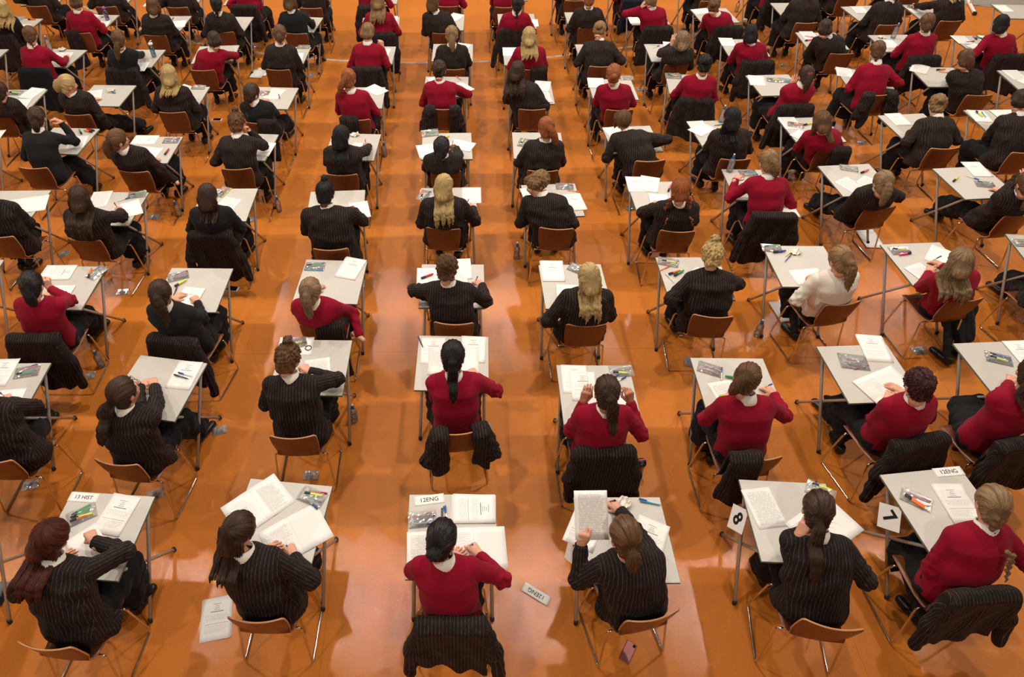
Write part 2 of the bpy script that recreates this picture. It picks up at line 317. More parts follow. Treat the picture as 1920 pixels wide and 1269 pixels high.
def chair_proto():
    root = obj('plywood_chair', None)
    prof = [(.215, .425, .168), (.20, .443, .180), (.15, .452, .188), (.05, .450, .190), (-.06, .445, .188), (-.13, .446, .178), (-.172, .462, .166), (-.192, .495, .160), (-.203, .54, .162), (-.214, .60, .170), (-.226, .67, .175), (-.236, .73, .176), (-.244, .775, .174), (-.248, .79, .160)]
    nx = 13; V = []; F = []
    for th in (0, 1):
        for i, (y, z, hw) in enumerate(prof):
            dy = prof[min(i+1, len(prof)-1)][0]-prof[max(i-1, 0)][0]; dz = prof[min(i+1, len(prof)-1)][1]-prof[max(i-1, 0)][1]; l = math.hypot(dy, dz); n = (dz/l, -dy/l)
            for j in range(nx):
                u = -1+2*j/(nx-1); wy, wz = (.030*u*u, 0) if i > 7 else (.005*u*u, .014*u*u)
                V.append((hw*u, y+wy-n[0]*.011*th, z+wz-n[1]*.011*th))
    R = len(prof); o = R*nx; mi = []
    for i in range(R-1):
        for j in range(nx-1):
            a = i*nx+j; F.append((a, a+1, a+nx+1, a+nx)); mi.append(0); F.append((o+a, o+a+nx, o+a+nx+1, o+a+1)); mi.append(0)
    for i in range(R-1):
        for j, fl in ((0, 0), (nx-1, 1)):
            a = i*nx+j; q = (a, a+nx, o+a+nx, o+a); F.append(q if fl == 0 else q[::-1]); mi.append(1)
    for i, fl in ((0, 1), (R-1, 0)):
        for j in range(nx-1): a = i*nx+j; q = (a, a+1, o+a+1, o+a); F.append(q); mi.append(1)
    me = mesh('seat_shell', V, F, ['plywood', 'ply_edge'], True, fm=mi); obj('seat_shell', me, root)
    for s in (-1, 1):
        pts = bend([(s*.13, .15, .428), (s*.205, .15, .428), (s*.232, .185, .011), (s*.232, -.205, .011), (s*.205, -.135, .428), (s*.13, -.135, .428)], .03)
        obj('leg_frame', MB().tube(pts, .0075, 10).me('leg_frame', 'chrome'), root)
    obj('crossbar', MB().tube([(-.14, .15, .428), (.14, .15, .428)], .0075, 8).me('crossbar', 'chrome'), root)
    obj('crossbar', MB().tube([(-.14, -.135, .428), (.14, -.135, .428)], .0075, 8).me('crossbar', 'chrome'), root)
    return root
# ---------------------------------------------------------------- people
def rotm(x=None, y=None, z=None):
    return np.stack([x, y, z], 1)
HEADS = {}
up3 = np.array((0, 0, 1.))
def head_field(P):
    I = np.eye(3)
    d = ell_d(P, (0, -.010, .018), I, (.076, .094, .096))
    d = smin(d, ell_d(P, (0, .030, -.045), I, (.055, .062, .078)), .03)
    d = smin(d, cap_d(P, (0, .055, -.105), (0, .072, -.098), .020), .03)
    d = smin(d, cap_d(P, (0, .086, .002), (0, .106, -.036), .008, .013), .012)
    for s in (-1, 1):
        d = smin(d, ell_d(P, (s*.077, -.006, -.022), I, (.010, .020, .031)), .006); d = smin(d, cap_d(P, (s*.035, .078, -.035), (s*.05, .05, -.03), .014), .02)
        d = smax(d, -ell_d(P, (s*.031, .100, .000), I, (.016, .014, .011)), .012); d = smin(d, ell_d(P, (s*.031, .079, .001), I, (.012, .012, .011)), .002)
    d = smin(d, ell_d(P, (0, .090, -.068), I, (.022, .009, .006)), .004); d = smin(d, ell_d(P, (0, .087, -.078), I, (.018, .010, .006)), .004)
    d = smin(d, cap_d(P, (0, .0, -.06), (0, -.005, -.112), .047, .045), .03)
    return d
def head_mesh(h):
    if h not in HEADS:
        V, Q = snet(head_field, (-.1, -.12, -.14), (.1, .13, .125), h); c = V[Q].mean(1)
        m = np.zeros(len(Q), int); m[(abs(c[:, 0]) < .022) & (c[:, 1] > .088) & (c[:, 2] < -.062) & (c[:, 2] > -.086)] = 1
        for s in (-1, 1):
            m[(np.linalg.norm((c-np.array((s*.031, .088, .001)))*np.array((1, .6, 1.6)), axis=1) < .012)] = 2; m[(np.linalg.norm((c-np.array((s*.031, .092, .001))), axis=1) < .0055)] = 3
        HEADS[h] = (V, Q, m)
    return HEADS[h]
HANDS = {}
def hand_mesh(pose, h):
    if (pose, h) in HANDS: return HANDS[(pose, h)]
    cu = {'rest': [(14, 22, 16)]*4, 'pen': [(38, 50, 28), (52, 66, 40), (62, 76, 45), (66, 78, 45)], 'fist': [(72, 88, 55)]*4, 'cup': [(30, 42, 30)]*4, 'flat': [(5, 8, 6)]*4}[pose]
    ys = (.027, .009, -.010, -.026); ln = ((.036, .024, .020), (.040, .027, .021), (.037, .025, .020), (.029, .019, .018)); caps = []
    for i in range(4):
        p = np.array((.084-abs(i-1)*.004, ys[i], 0.)); a = 0; sp = math.radians((8, 2, -4, -11)[i] * (1 if pose in ('rest', 'flat') else .3))
        for k in range(3):
            a += math.radians(cu[i][k]); q = p+ln[i][k]*np.array((math.cos(a)*math.cos(sp), math.sin(sp)*math.cos(a), -math.sin(a))); caps.append((p, q, .0088-.0008*k, .0083-.0008*k)); p = q
    th = {'rest': ((.022, .026, -.006), (.050, .052, -.012), (.078, .060, -.018)), 'flat': ((.022, .026, -.004), (.046, .060, -.008), (.068, .078, -.010))}.get(pose, ((.022, .024, -.010), (.052, .044, -.030), (.080, .034, -.040)))
    def f(P):
        d = cap_d(P, (.0, .012, 0), (.078, .024, 0), .015, .014)
        for a, b in (((0, 0, 0), (.080, .008, 0)), ((0, -.008, 0), (.078, -.010, 0)), ((0, -.014, 0), (.072, -.026, 0))): d = smin(d, cap_d(P, a, b, .0155, .0135), .012)
        d = smin(d, cap_d(P, (-.05, 0, 0), (.01, 0, 0), .024, .021), .015)
        for k, (a, b, r0, r1) in enumerate(caps): d = smin(d, cap_d(P, a, b, r0, r1), .004)
        d = smin(d, cap_d(P, th[0], th[1], .0135, .0105), .010); d = smin(d, cap_d(P, th[1], th[2], .010, .0085), .004); return d
    HANDS[(pose, h)] = snet(f, (-.075, -.06, -.10), (.20, .10, .035), h); return HANDS[(pose, h)]
def ik(a, c, l1, l2, pole):
    a = np.array(a, float); c = np.array(c, float); d = c-a; L = np.linalg.norm(d)
    if L < .24: l1 = l2 = (l1+l2)/2
    Lc = min(L, (l1+l2)*.995); d = d/L
    c2 = a+d*Lc; x = (l1*l1-l2*l2+Lc*Lc)/(2*Lc); h = math.sqrt(max(l1*l1-x*x, 0)); p = np.array(pole, float); p = nrm(p-d*np.dot(p, d)); return a+d*x+p*h, c2
SHOE = {}
def shoe_mesh():
    if 's' not in SHOE:
        def f(P):
            d = cap_d(P, (0, -.04, -.045), (0, .13, -.055), .034, .030, ((1., 0, 0), 1.15)); d = smin(d, cap_d(P, (0, -.05, -.03), (0, -.04, .01), .036, .034), .02)
            d = smax(d, -(P[:, 2]+.085), .004); return smax(d, P[:, 2]-.015, .004)
        SHOE['s'] = snet(f, (-.06, -.11, -.1), (.06, .19, .04), .007)
    return SHOE['s']
def hair_build(sp, Rh, Hc, N, lat, back, h):
    """hair: cap on the skull plus the style; returns verts, quads, strand vectors"""
    st = sp['hair']; X, Y, Z = Rh[:, 0], Rh[:, 1], Rh[:, 2]; W_ = lambda p: Hc+Rh@np.array(p, float)
    rs = np.random.RandomState(sp['seed']); L = sp.get('hl', .3); hx = sp.get('hx', 0.)
    tie = {'pony': (0, -.098, .012), 'hpony': (0, -.088, .062), 'lpony': (0, -.092, -.045), 'bun': (0, -.092, .02), 'hbun': (0, -.035, .112), 'lbun': (0, -.098, -.045), 'braid': (0, -.094, -.040), 'plaits': (0, -.05, .09), 'loose': (0, -.03, .115), 'half': (0, -.09, .04), 'short': (0, -.03, .11)}[st]
    tie = np.array(tie)+np.array((hx*.012, 0, 0)); T = W_(tie); out = -Y; down = np.array((0, 0, -1.)); backd = nrm(back)
    tails = []      # (points, radii)
    def drop(start, first, L, side=0., k=7, wave=0.):
        pts = [start]; d = nrm(first); p = start.copy(); sl = L/k
        for i in range(k):
            d = nrm(d*.55+(down*1.0+lat*side*.5)*.55); q = p+d*sl; 
            # keep it outside the torso: push along 'backd' of the spine line
            t_ = np.dot(q-sp['_pel'], sp['_ax'])/sp['_len']; 
            if t_ < 1.06:
                c = sp['_pel']+sp['_ax']*t_*sp['_len']-sp['_bulge']*math.sin(max(0, min(1, t_))*math.pi); off = q-c; bk = np.dot(off, backd); lt = np.dot(off, lat); need = .160*math.sqrt(max(0, 1-(lt/(.42 if st in ('braid', 'plaits') else .32))**2))+(.036 if st in ('braid', 'plaits') else .014)
                if bk < need: q = q+backd*(need-bk)
            if wave: q = q+lat*wave*math.sin(i*1.9+rs.rand())
            pts.append(q); d = nrm(q-p); p = q
        return pts
    sd = hx if abs(hx) > .1 else rs.uniform(-.15, .15)
    if st in ('pony', 'hpony', 'lpony'):
        p = drop(T+out*.012, out*1.0+(Z*.5 if st == 'hpony' else 0)+lat*hx*.8, L, sd, wave=.006 if sp.get('wavy') else .002); r = np.interp(np.linspace(0, 1, len(p)), (0, .15, .5, .85, 1), (.019, .033, .040, .028, .009))*sp.get('hr_', 1); tails.append((p, r))
    elif st == 'half': 
        for s in np.linspace(-.062, .062, 6): tails.append((drop(W_((s, -.078+abs(s)*.25, -.02)), out*.3+down, L*(.78+.26*rs.rand()), sd+s*(3+rs.uniform(-1, 1)), wave=.006 if sp.get('wavy') else .001), np.interp(np.linspace(0, 1, 8), (0, .4, .8, 1), (.030, .026, .016, .004))))
    elif st in ('loose',):
        for s in np.linspace(-.075, .075, 8): tails.append((drop(W_((s, -.072+abs(s)*.6, -.02)), out*.3+down, L*(.78+.28*rs.rand()), sd+s*(5+rs.uniform(-1, 1)), wave=.006 if sp.get('wavy') else .001), np.interp(np.linspace(0, 1, 8), (0, .4, .8, 1), (.030, .026, .016, .004))))
    elif st == 'short':
        for s in (-.055, 0, .055): tails.append(([W_((s, -.07, -.01)), W_((s*1.2, -.085, -.07)), W_((s*1.2, -.075, -.10))], [.03, .028, .014]))
    balls = []
    if st in ('bun', 'lbun'): balls = [(W_(tie+np.array((0, -.030, 0))), .040), (W_(tie+np.array((.020, -.022, .014))), .026), (W_(tie+np.array((-.022, -.022, -.012))), .026)]
    if st == 'hbun': balls = [(W_(tie+np.array((0, -.006, .030))), .038), (W_(tie+np.array((0, -.002, .004))), .026)]
    braids = []
    def mkbraid(start, first, L, side, r0=.027):
        p = drop(start, first, L, side, k=int(L/.022)); n = len(p); b = []
        for i in range(n):
            t_ = i/(n-1); tg = nrm(p[min(i+1, n-1)]-p[max(i-1, 0)]); sdv = nrm(np.cross(tg, backd)); rr = r0*(1-.55*t_) if t_ < .9 else r0*.35
            b.append((p[i]+sdv*rr*.45*(1 if i % 2 else -1), rr*.86, tg, sdv*(1 if i % 2 else -1)))
        braids.append((p, b))
    if st == 'braid': mkbraid(T, out*.8+down*.6+lat*hx, L, sd)
    if st == 'plaits':
        for s in (-1, 1): mkbraid(W_((s*.058, -.06, -.05)), out*.5+down*.6+lat*s*.6, L, s*.5, .024)
    wild = .0045 if sp.get('messy') else .0026
    def f(P):
        q = (P-Hc.astype(f32))@Rh.astype(f32)
        d = ell_d(q, (0, -.012, .022), np.eye(3), (.092, .110, .110))
        if st not in ('loose', 'half'): d = smin(d, ell_d(q, (0, -.048, -.058), np.eye(3), (.070, .050, .064)), .02)
        if st in ('loose', 'half'): d = smin(d, ell_d(q, (0, -.062, -.075), np.eye(3), (.072, .052, .085)), .02)
        face = ell_d(q, (0, .085, -.052), np.eye(3), (.070, .078, .118)); d = smax(d, -face, .012)
        nape = (-.116 if st not in ('hbun', 'bun', 'hpony', 'loose', 'half') else -.104 if st not in ('loose', 'half') else -.15)-q[:, 2]*1.0; d = smax(d, nape, .015)
        for s in (-1, 1): d = smax(d, -ell_d(q, (s*.088, .004, -.030), np.eye(3), (.022, .022, .034)), .008) if st not in ('loose', 'short') else d
        # fine ridges running to the tie point
        v = q-tie.astype(f32); ph = np.arctan2(v[:, 0], v[:, 2]+v[:, 1]*.35)
        d = d+f32(wild)*np.sin(ph*f32(23)+3*np.sin(ph*5))*np.clip(np.linalg.norm(v, axis=1)*12, 0, 1)
        for pts, rr in tails:
            e = None
            for i in range(len(pts)-1):
                c = cap_d(P, pts[i], pts[i+1], rr[i], rr[i+1]); e = c if e is None else smin(e, c, .01)
            d = smin(d, e+f32(wild*1.6)*np.sin((P@lat.astype(f32))*f32(430)+4*np.sin(P[:, 2]*f32(19)))+folds(P, sp['seed'], .0022 if sp.get('wavy') else .0008, .04), .016)
        for c, r in balls:
            w_ = P-c.astype(f32); d = smin(d, np.linalg.norm(w_, axis=1)-f32(r)+f32(.003)*np.sin(np.arctan2(w_@X.astype(f32), w_@Z.astype(f32))*7+np.linalg.norm(w_, axis=1)*f32(160)), .008)
        for p, b in braids:
            e = None
            for c, r, tg, sv in b: g_ = cap_d(P, c-tg*.010+sv*.004, c+tg*.012-sv*.006, r*.9, r*.55); e = g_ if e is None else smin(e, g_, .004)
            d = smin(d, e, .008)
        if sp.get('messy'): d = d+folds(P, sp['seed']+3, .005, .035)
        return d
    allp = [Hc+Rh@np.array(c) for c in ((-.11, -.13, -.1), (.11, .1, .14), (.11, -.13, .14), (-.11, .1, -.1))]+[p for pts, _ in tails for p in pts]+[c for c, _ in balls]+[c for _, b in braids for c, *_ in b]
    allp = np.array(allp); V, Q = snet(f, allp.min(0)-.07, allp.max(0)+.07, h)
    q = (V-Hc)@Rh; v = q-tie; ph = np.arctan2(v[:, 0], v[:, 2]+v[:, 1]*.35); S = np.stack([np.cos(ph)*9, np.sin(ph)*9, np.linalg.norm(v, axis=1)*9], 1)
    allt = [(pts) for pts, _ in tails]+[p for p, _ in braids]
    if allt:
        best = np.full(len(V), 9.); 
        for ti, pts in enumerate(allt):
            acc = 0.
            for i in range(len(pts)-1):
                a, b = pts[i], pts[i+1]; ab = b-a; tt = np.clip((V-a)@ab/(ab@ab), 0, 1); w_ = V-a-tt[:, None]*ab; dd = np.linalg.norm(w_, axis=1); m = (dd < best) & (dd < .06) & ((np.linalg.norm(v, axis=1) > .05) if i == 0 else True)
                if ti == 0 or True:
                    S[m] = np.stack([w_@lat*300, w_@backd*300+ti*7, (acc+tt*np.linalg.norm(ab))*(9 if not braids else 60)], 1)[m]
                best = np.where(m, dd, best); acc += np.linalg.norm(ab)
    for c, r in balls:
        w_ = V-c; m = np.linalg.norm(w_, axis=1) < r*1.25; S[m] = np.stack([np.linalg.norm(w_, axis=1)*420, np.arctan2(w_@X, w_@Z)*1.2, w_@Y*30], 1)[m]
    if sp['lod'] < 2:
        k = 90 if sp['lod'] == 0 else 40; nrmv = V-(Hc); i0 = rs.choice(len(V), k); VV = [V]; QQ = [Q]; SS = [S]; n = len(V)
        for i in i0:
            p = V[i].astype(float); hd_ = np.linalg.norm(p-Hc) < .14; o_ = nrm(p-Hc) if hd_ else nrm(rs.normal(size=3)); q_ = Rh.T@(p-Hc)
            if hd_ and q_[1] > .03 and q_[2] < .06: continue
            d = nrm(np.cross(o_, rs.normal(size=3))+o_*.25-up3*.9*(1 if q_[2] < .08 else .2)+(T-p)*1.5*(1 if hd_ else 0)); ln = rs.uniform(.03, .075); pts = []
            for j in range(6): pts.append(p.copy()); p = p+d*ln/5; d = nrm(d+np.array((0, 0, -.22))+rs.normal(size=3)*.10)
            w0 = .0009; a_ = nrm(np.cross(d, o_)); b_ = nrm(np.cross(d, a_)); ring = []
            for j, pt in enumerate(pts): ww = w0*(1-.75*j/5); ring += [pt+a_*ww, pt-a_*ww*.5+b_*ww*.87, pt-a_*ww*.5-b_*ww*.87]
            VV.append(np.array(ring, f32)); QQ.append(np.array([[n+j*3+c, n+j*3+(c+1) % 3, n+j*3+3+(c+1) % 3, n+j*3+3+c] for j in range(5) for c in range(3)])); SS.append(np.tile(S[i], (18, 1))); n += 18
        V, Q, S = np.concatenate(VV), np.concatenate(QQ), np.concatenate(SS)
    return V, Q, S
TOPS = {'J': 'pinstripe blazer', 'R': 'crimson jumper', 'K': 'black jumper', 'S': 'white shirt'}
def person(sp):
    rs = np.random.RandomState(sp['seed']); lod = sp['lod']; hc = (.0085, .011, .014, .018)[lod]; hh = (.0048, .0062, .0085, .011)[lod]; hs = (.0048, .006, .008, .010)[lod]; hf = (.0034, .0045, .006, .008)[lod]
    org = np.array(list(sp['seat'])+[0.]); yaw = sp['yaw']; fw = np.array((-math.sin(yaw), math.cos(yaw), 0.)); lat = np.array((math.cos(yaw), math.sin(yaw), 0.)); up_ = np.array((0, 0, 1.))
    w = sp.get('w', 1.0); pel = org+up_*.555+fw*(-.03+sp.get('py', 0.)); Hc = np.array(sp['head'])
    ax = Hc-pel; ax_n = nrm(ax); bulge = fw*(.035)+0*up_; N = pel+ax*.74-fw*.035+up_*.0; sp['_pel'] = pel; sp['_ax'] = nrm(N-pel); sp['_len'] = np.linalg.norm(N-pel); sp['_bulge'] = bulge
    spu = nrm(N-pel); latt = nrm(lat+sp.get('tilt', 0.)*up_); twist = sp.get('twist', 0.); latt = nrm(latt*math.cos(twist)+fw*math.sin(twist)); back = nrm(np.cross(latt, spu))*-1
    if np.dot(back, fw) > 0: back = -back
    mid = pel+(N-pel)*.48-fw*.03; chest = pel+(N-pel)*.80-fw*.01
    Sh = [N-spu*.055+latt*s*.158*w+fw*.018 for s in (-1, 1)]
    dk = np.array(sp['desk']); dfw = np.array((-math.sin(sp['dyaw']), math.cos(sp['dyaw']), 0)); dlt = np.array((math.cos(sp['dyaw']), math.sin(sp['dyaw']), 0)); dk3 = np.array((dk[0], dk[1], .745))
    hands = []
    for i, s in enumerate((-1, 1)):
        t_ = sp.get('hl' + 'and') if s < 0 else sp.get('hrand')
        cen = np.array(t_, float) if t_ is not None else dk3+dfw*(-.17+rs.uniform(-.03, .04))+dlt*(s*.09+rs.uniform(-.03, .03))
        hands.append(cen)
    arms = []
    for i, s in enumerate((-1, 1)):
        cen = hands[i]; over_desk = cen[2] < .88
        hd = nrm((cen-Sh[i])*np.array((1, 1, 0))*.6+dfw*.5-dlt*s*.55) if over_desk else nrm((cen-Sh[i])*.25+up_*.9+fw*.2-latt*s*.2)
        if sp.get('face_hand') == s: hd = nrm(Hc-cen+up_*.1)
        wr = cen-hd*.055; ep = sp.get('el_l') if s < 0 else sp.get('el_r')
        pole = latt*s*.42-up_*.60-fw*.2 if over_desk else latt*s*.45-up_*1.0-fw*.1
        if ep is not None: pole = np.array(ep)-(Sh[i]+wr)/2
        E_, W2 = ik(Sh[i], wr, .27, .235, pole)
        q = E_-dk3
        if E_[2] < .775 and abs(q@dlt) < .33 and abs(q@dfw) < .31: E_[2] = .785
        if np.linalg.norm(W2-wr) > .05: cen = W2+hd*.055
        arms.append((Sh[i], E_, W2, hd)); hands[i] = cen
    top = sp['top']; jk = top == 'J'; g = .012 if jk else .006; gr = (w-1)*.06
    neckb = N+spu*.02; hd_dir = nrm(Hc-N)
    # ---- top garment
    LT = (latt, 1.38 if not jk else 1.43)
    hem = .462 if jk else .50
    sd = sp['seed']
    cfw = np.array((-math.sin(sp['cy']), math.cos(sp['cy']), 0.)); clt = np.array((math.cos(sp['cy']), math.sin(sp['cy']), 0.))
    def shell_d(P):     # cloth stops where the chair back stands
        q = P-org.astype(f32); y = q@cfw.astype(f32); x = q@clt.astype(f32); z = P[:, 2]
        pl = -(.178+.10*np.clip(z-.50, -.1, .3)-.030*(x/.17)**2)-y
        return np.minimum(pl, np.minimum(.195-np.abs(x), .785-z))
    def torso_d(P):
        d = smin(cap_d(P, pel, mid, .126+g+gr, .118+g+gr, LT), cap_d(P, mid, chest, .118+g+gr, .120+g+gr, LT), .05)
        d = smin(d, cap_d(P, chest, N-spu*.04, .116+g, .072+g, (latt, 1.5)), .05); d = smin(d, cap_d(P, Sh[0]+latt*.02, Sh[1]-latt*.02, .058+g*.7), .055)
        d = smin(d, cap_d(P, N-spu*.03, N+spu*.02, .060, .052), .04)
        if jk: d = smin(d, cap_d(P, pel-up_*.01-fw*.01, pel-up_*.075+fw*.02, .142+gr, .162+gr, (lat, 1.45)), .05)
        else: d = smin(d, cap_d(P, pel, pel-up_*.04, .124+gr, .128+gr, (lat, 1.38)), .04)
        return d
    def arm_d(P, i, part=None):
        S_, E_, W2, hd = arms[i]; r0, r1, r2 = (.064, .057, .044) if jk else (.060, .051, .037)
        if top == 'S': r1, r2 = .055, .05
        fa = nrm(W2-E_); Wc = W2-fa*.012
        a = cap_d(P, S_, E_, r0*(1+(w-1)*.5), r1); b = cap_d(P, E_, Wc, r1*.97, r2) ; b = np.maximum(b, (P-Wc.astype(f32))@fa.astype(f32)-.012)
        if top == 'S': b = np.maximum(b, (P-(E_+fa*.09).astype(f32))@fa.astype(f32))
        return a, b
    def f(P):
        d = torso_d(P)+folds(P, sd, .0055 if jk else .0040, .13 if jk else .19)
        for i in (0, 1):
            a, b = arm_d(P, i); e = smin(a, b, .025)
            E_ = arms[i][1]; de = np.linalg.norm(P-E_.astype(f32), axis=1); e = e+folds(P, sd+5+i, .0045, .055)*np.exp(-(de/.14)**2)*f32(1.6)+folds(P, sd+9+i, .003, .11); d = smin(d, e, .022)
        d = np.maximum(d, hem-P[:, 2]+f32(.012)*np.sin(P[:, 0]*17+P[:, 1]*13))
        d = smax(d, shell_d(P), .006)
        return smax(d, -cap_d(P, neckb-hd_dir*.012, neckb+hd_dir*.2, .055, .066), .006)
    pts = np.array([pel, chest, N, *[a[k] for a in arms for k in (0, 1, 2)]]); V, Q = snet(f, np.minimum(pts.min(0)-.17, np.r_[pel[:2]-.27, .43]), np.maximum(pts.max(0)+.17, np.r_[pel[:2]+.27, .7]), hc)
    corner = None
    if jk:
        c = V[Q].mean(1); dt = torso_d(c); da = [arm_d(c, i) for i in (0, 1)]; lab = np.zeros(len(Q), int); best = dt.copy()-.004
        for i in (0, 1):
            for k in (0, 1): m = da[i][k] < best; lab[m] = 1+i*2+k; best = np.minimum(best, da[i][k])
        corner = np.zeros(Q.shape, f32)
        def ang(P, a, b, l, n): 
            axd = nrm(b-a); l = nrm(l-axd*np.dot(l, axd)); bb = np.cross(axd, l); w_ = P-a; w_ = w_-np.outer(w_@axd, axd); return np.arctan2(w_@l, w_@bb)/(2*math.pi)*n
        segs = [(pel, N, latt, 46)]
        for i in (0, 1): segs += [(arms[i][0], arms[i][1], back, 17), (arms[i][1], arms[i][2], back, 15)]
        for k, (a, b, l, n) in enumerate(segs):
            m = lab == k
            if not m.any(): continue
            VP = V[Q[m]].reshape(-1, 3).astype(float)
            if k == 0:      # the back panels: stripes run parallel to the spine, the side panels have their own
                q4 = V[Q[m]]; nn = np.cross(q4[:, 2]-q4[:, 0], q4[:, 3]-q4[:, 1]); nn /= np.linalg.norm(nn, axis=1)[:, None]+1e-9; sidef = np.abs(nn@latt) > .80
                taper = 1+.10*np.sin(np.clip(((q4-pel)@spu)/sp['_len'], 0, 1)*3.1); u0 = ((q4-pel)@latt)/.0215/taper; u1 = ((q4-pel)@back)/.0215+.4; corner[m] = np.where(sidef[:, None], u1, u0); continue
            u = ang(VP, a, b, l, n).reshape(-1, 4); r_ = u[:, :1]; u = r_+(u-r_+n/2) % n-n/2; corner[m] = u
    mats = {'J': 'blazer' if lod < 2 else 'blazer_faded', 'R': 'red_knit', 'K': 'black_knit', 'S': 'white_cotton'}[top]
    nm = {'J': 'blazer', 'R': 'jumper', 'K': 'jumper', 'S': 'shirt'}[top]
    garment = mesh(nm, V-org, Q, mats, corner=corner)
    # ---- legs
    ft = sp.get('feet'); legs = []
    for i, s in enumerate((-1, 1)):
        hip = pel+lat*s*.085-up_*.03
        an = np.array(ft[i]) if ft else org+fw*(.36+rs.uniform(-.10, .08))+lat*s*(.08+rs.uniform(0, .05))+up_*.095
        K, A = ik(hip, an, .40, .40, up_*1.0+fw*.8+lat*s*.15); K[2] = min(K[2], .575); legs.append((hip, K, A))
    kc = (legs[0][1]+legs[1][1])/2; ac = (legs[0][2]+legs[1][2])/2
    def fs(P):
        d = cap_d(P, pel-up_*.0, pel-up_*.01, .105+gr, .105+gr, (lat, 1.42))
        for hip, K, A in legs:
            d = smin(d, cap_d(P, hip, K, .105, .088), .05); lo_ = K+(A-K)*.76; d = smin(d, cap_d(P, K, lo_, .088, .108), .05)
        d = smin(d, cap_d(P, pel, kc, .085, .075), .06); d = smin(d, cap_d(P, kc, kc+(ac-kc)*.74, .080, .11, (lat, 1.4)), .06)
        d = d+folds(P, sd+20, .008, .10); d = np.maximum(d, .185-P[:, 2]+f32(.02)*np.sin(P[:, 0]*23+P[:, 1]*19))
        # the seat is firm: cloth does not sink into it
        qx = (P-org.astype(f32))@fw.astype(f32); d = np.maximum(d, shell_d(P)); return np.where((qx < .20) & (abs((P-org.astype(f32))@clt.astype(f32)) < .20), np.maximum(d, .458-P[:, 2]), d)
    pts = np.array([pel, *[l[k] for l in legs for k in (1, 2)]]); V, Q = snet(fs, np.r_[(pts.min(0)-.2)[:2], .15], pts.max(0)+.16, hc*1.25)
    skirt = mesh('skirt', V-org, Q, 'skirt')
    # ---- head frame
    look = np.array(sp['look']) if sp.get('look') else dk3+dlt*rs.uniform(-.1, .1)+dfw*-.05
    y = nrm(look-Hc); lim = sp.get('pitch', -.62); hz = nrm(y*np.array((1, 1, 0))); y = nrm(hz*math.sqrt(1-min(lim*lim, y[2]**2))+up_*max(lim, y[2]))
    x = nrm(np.cross(y, up_)); 
    if sp.get('roll'): x = nrm(x+up_*sp['roll'])
    z = np.cross(x, y); Rh = rotm(x, y, z)
    # ---- body: one surface from head to toe
    hb = Hc+Rh@np.array((0, -.008, -.095))
    def fb(P):
        d = cap_d(P, pel, mid, .10, .09, LT); d = smin(d, cap_d(P, mid, chest, .09, .095, LT), .05); d = smin(d, cap_d(P, Sh[0], Sh[1], .042), .05); d = np.maximum(d, torso_d(P)+.020); d = np.maximum(d, shell_d(P)+.014)
        d = smin(d, cap_d(P, N-spu*.05, hb, .050, .045), .035)
        for S_, E_, W2, hd in arms: d = smin(d, cap_d(P, S_, E_, .040, .033), .02); d = smin(d, cap_d(P, E_, W2, .034, .0235), .012)
        d = np.maximum(d, shell_d(P)+.014)
        for hip, K, A in legs: d = smin(d, cap_d(P, hip, K, .068, .05), .03); d = smin(d, cap_d(P, K, A, .048, .033), .02)
        return d
    pts = np.array([pel, N, hb]+[p for a in arms for p in a[:3]]+[p for l in legs for p in l]); V, Q = snet(fb, pts.min(0)-.12, pts.max(0)+.09, hs*1.9)
    c = V[Q].mean(1); fm = np.where(c[:, 2] < .60, 4, 0)
    for a in arms: fm[np.linalg.norm(c-a[2], axis=1) < .09] = 0
    VV, QQ, MM = [V], [Q], [fm]; n = len(V)
    v, q, m = head_mesh(hs); VV.append(v@Rh.T+Hc); QQ.append(q+n); MM.append(m); n += len(v)
    for i, s in enumerate((-1, 1)):
        pose = sp.get('hp', ('rest', 'pen'))[i]; v, q = hand_mesh(pose, hf); hd = arms[i][3]; nz = up_ if hands[i][2] < .88 else nrm(back*.9+latt*s*.35)
        if sp.get('face_hand') == s: nz = nrm(hands[i]-Hc)
        bz = nrm(nz-hd*np.dot(nz, hd)); by = np.cross(bz, hd); v = v.copy(); tl = 1 if s > 0 else -1
        if tl < 0: v[:, 1] *= -1; q = q[:, ::-1]
        VV.append(v@rotm(hd, by, bz).T+arms[i][2]); QQ.append(q+n); MM.append(np.zeros(len(q), int)); n += len(v)
    sk = 'skin_'+sp.get('skin', 'fair')
    body = mesh('person', np.concatenate(VV)-org, np.concatenate(QQ), [sk, 'lips', 'eyewhite', 'iris', 'tights'], fm=np.concatenate(MM))
    root = obj('person', body, loc=org); obj(nm, garment, root); obj('skirt', skirt, root)
    V, Q, S = hair_build(sp, Rh, Hc, N, latt, back, hh); hr = obj('hair', mesh('hair', V-org, Q, 'hair_'+sp['col'], point=S), root)
    if sp.get('ribbon'):
        t_ = Hc+Rh@np.array((0, -.115, .02)); obj('hair_ribbon', MB().lathe([(.022, -.008), (.030, 0), (.022, .008)], 14, org=tuple(t_-org)).me('hair_ribbon', 'plastic_r'), root)
    if lod < 3 or sp.get('collar', 1):
        a = hd_dir; e1 = nrm(np.cross(a, (1., .2, 0))); e2 = np.cross(a, e1); V = []; F = []; n = 24
        tall = .052 if sp.get('collar', 1) == 2 else .040
        for r, zz in ((.057, -.02), (.056, tall), (.062, tall+.006), (.071, .004), (.076, -.014), (.067, -.024)): V += [neckb-org+a*zz+r*(math.cos(2*math.pi*j/n)*e1+math.sin(2*math.pi*j/n)*e2) for j in range(n)]
        for i in range(6): F += [(i*n+j, i*n+(j+1) % n, ((i+1) % 6)*n+(j+1) % n, ((i+1) % 6)*n+j) for j in range(n)]
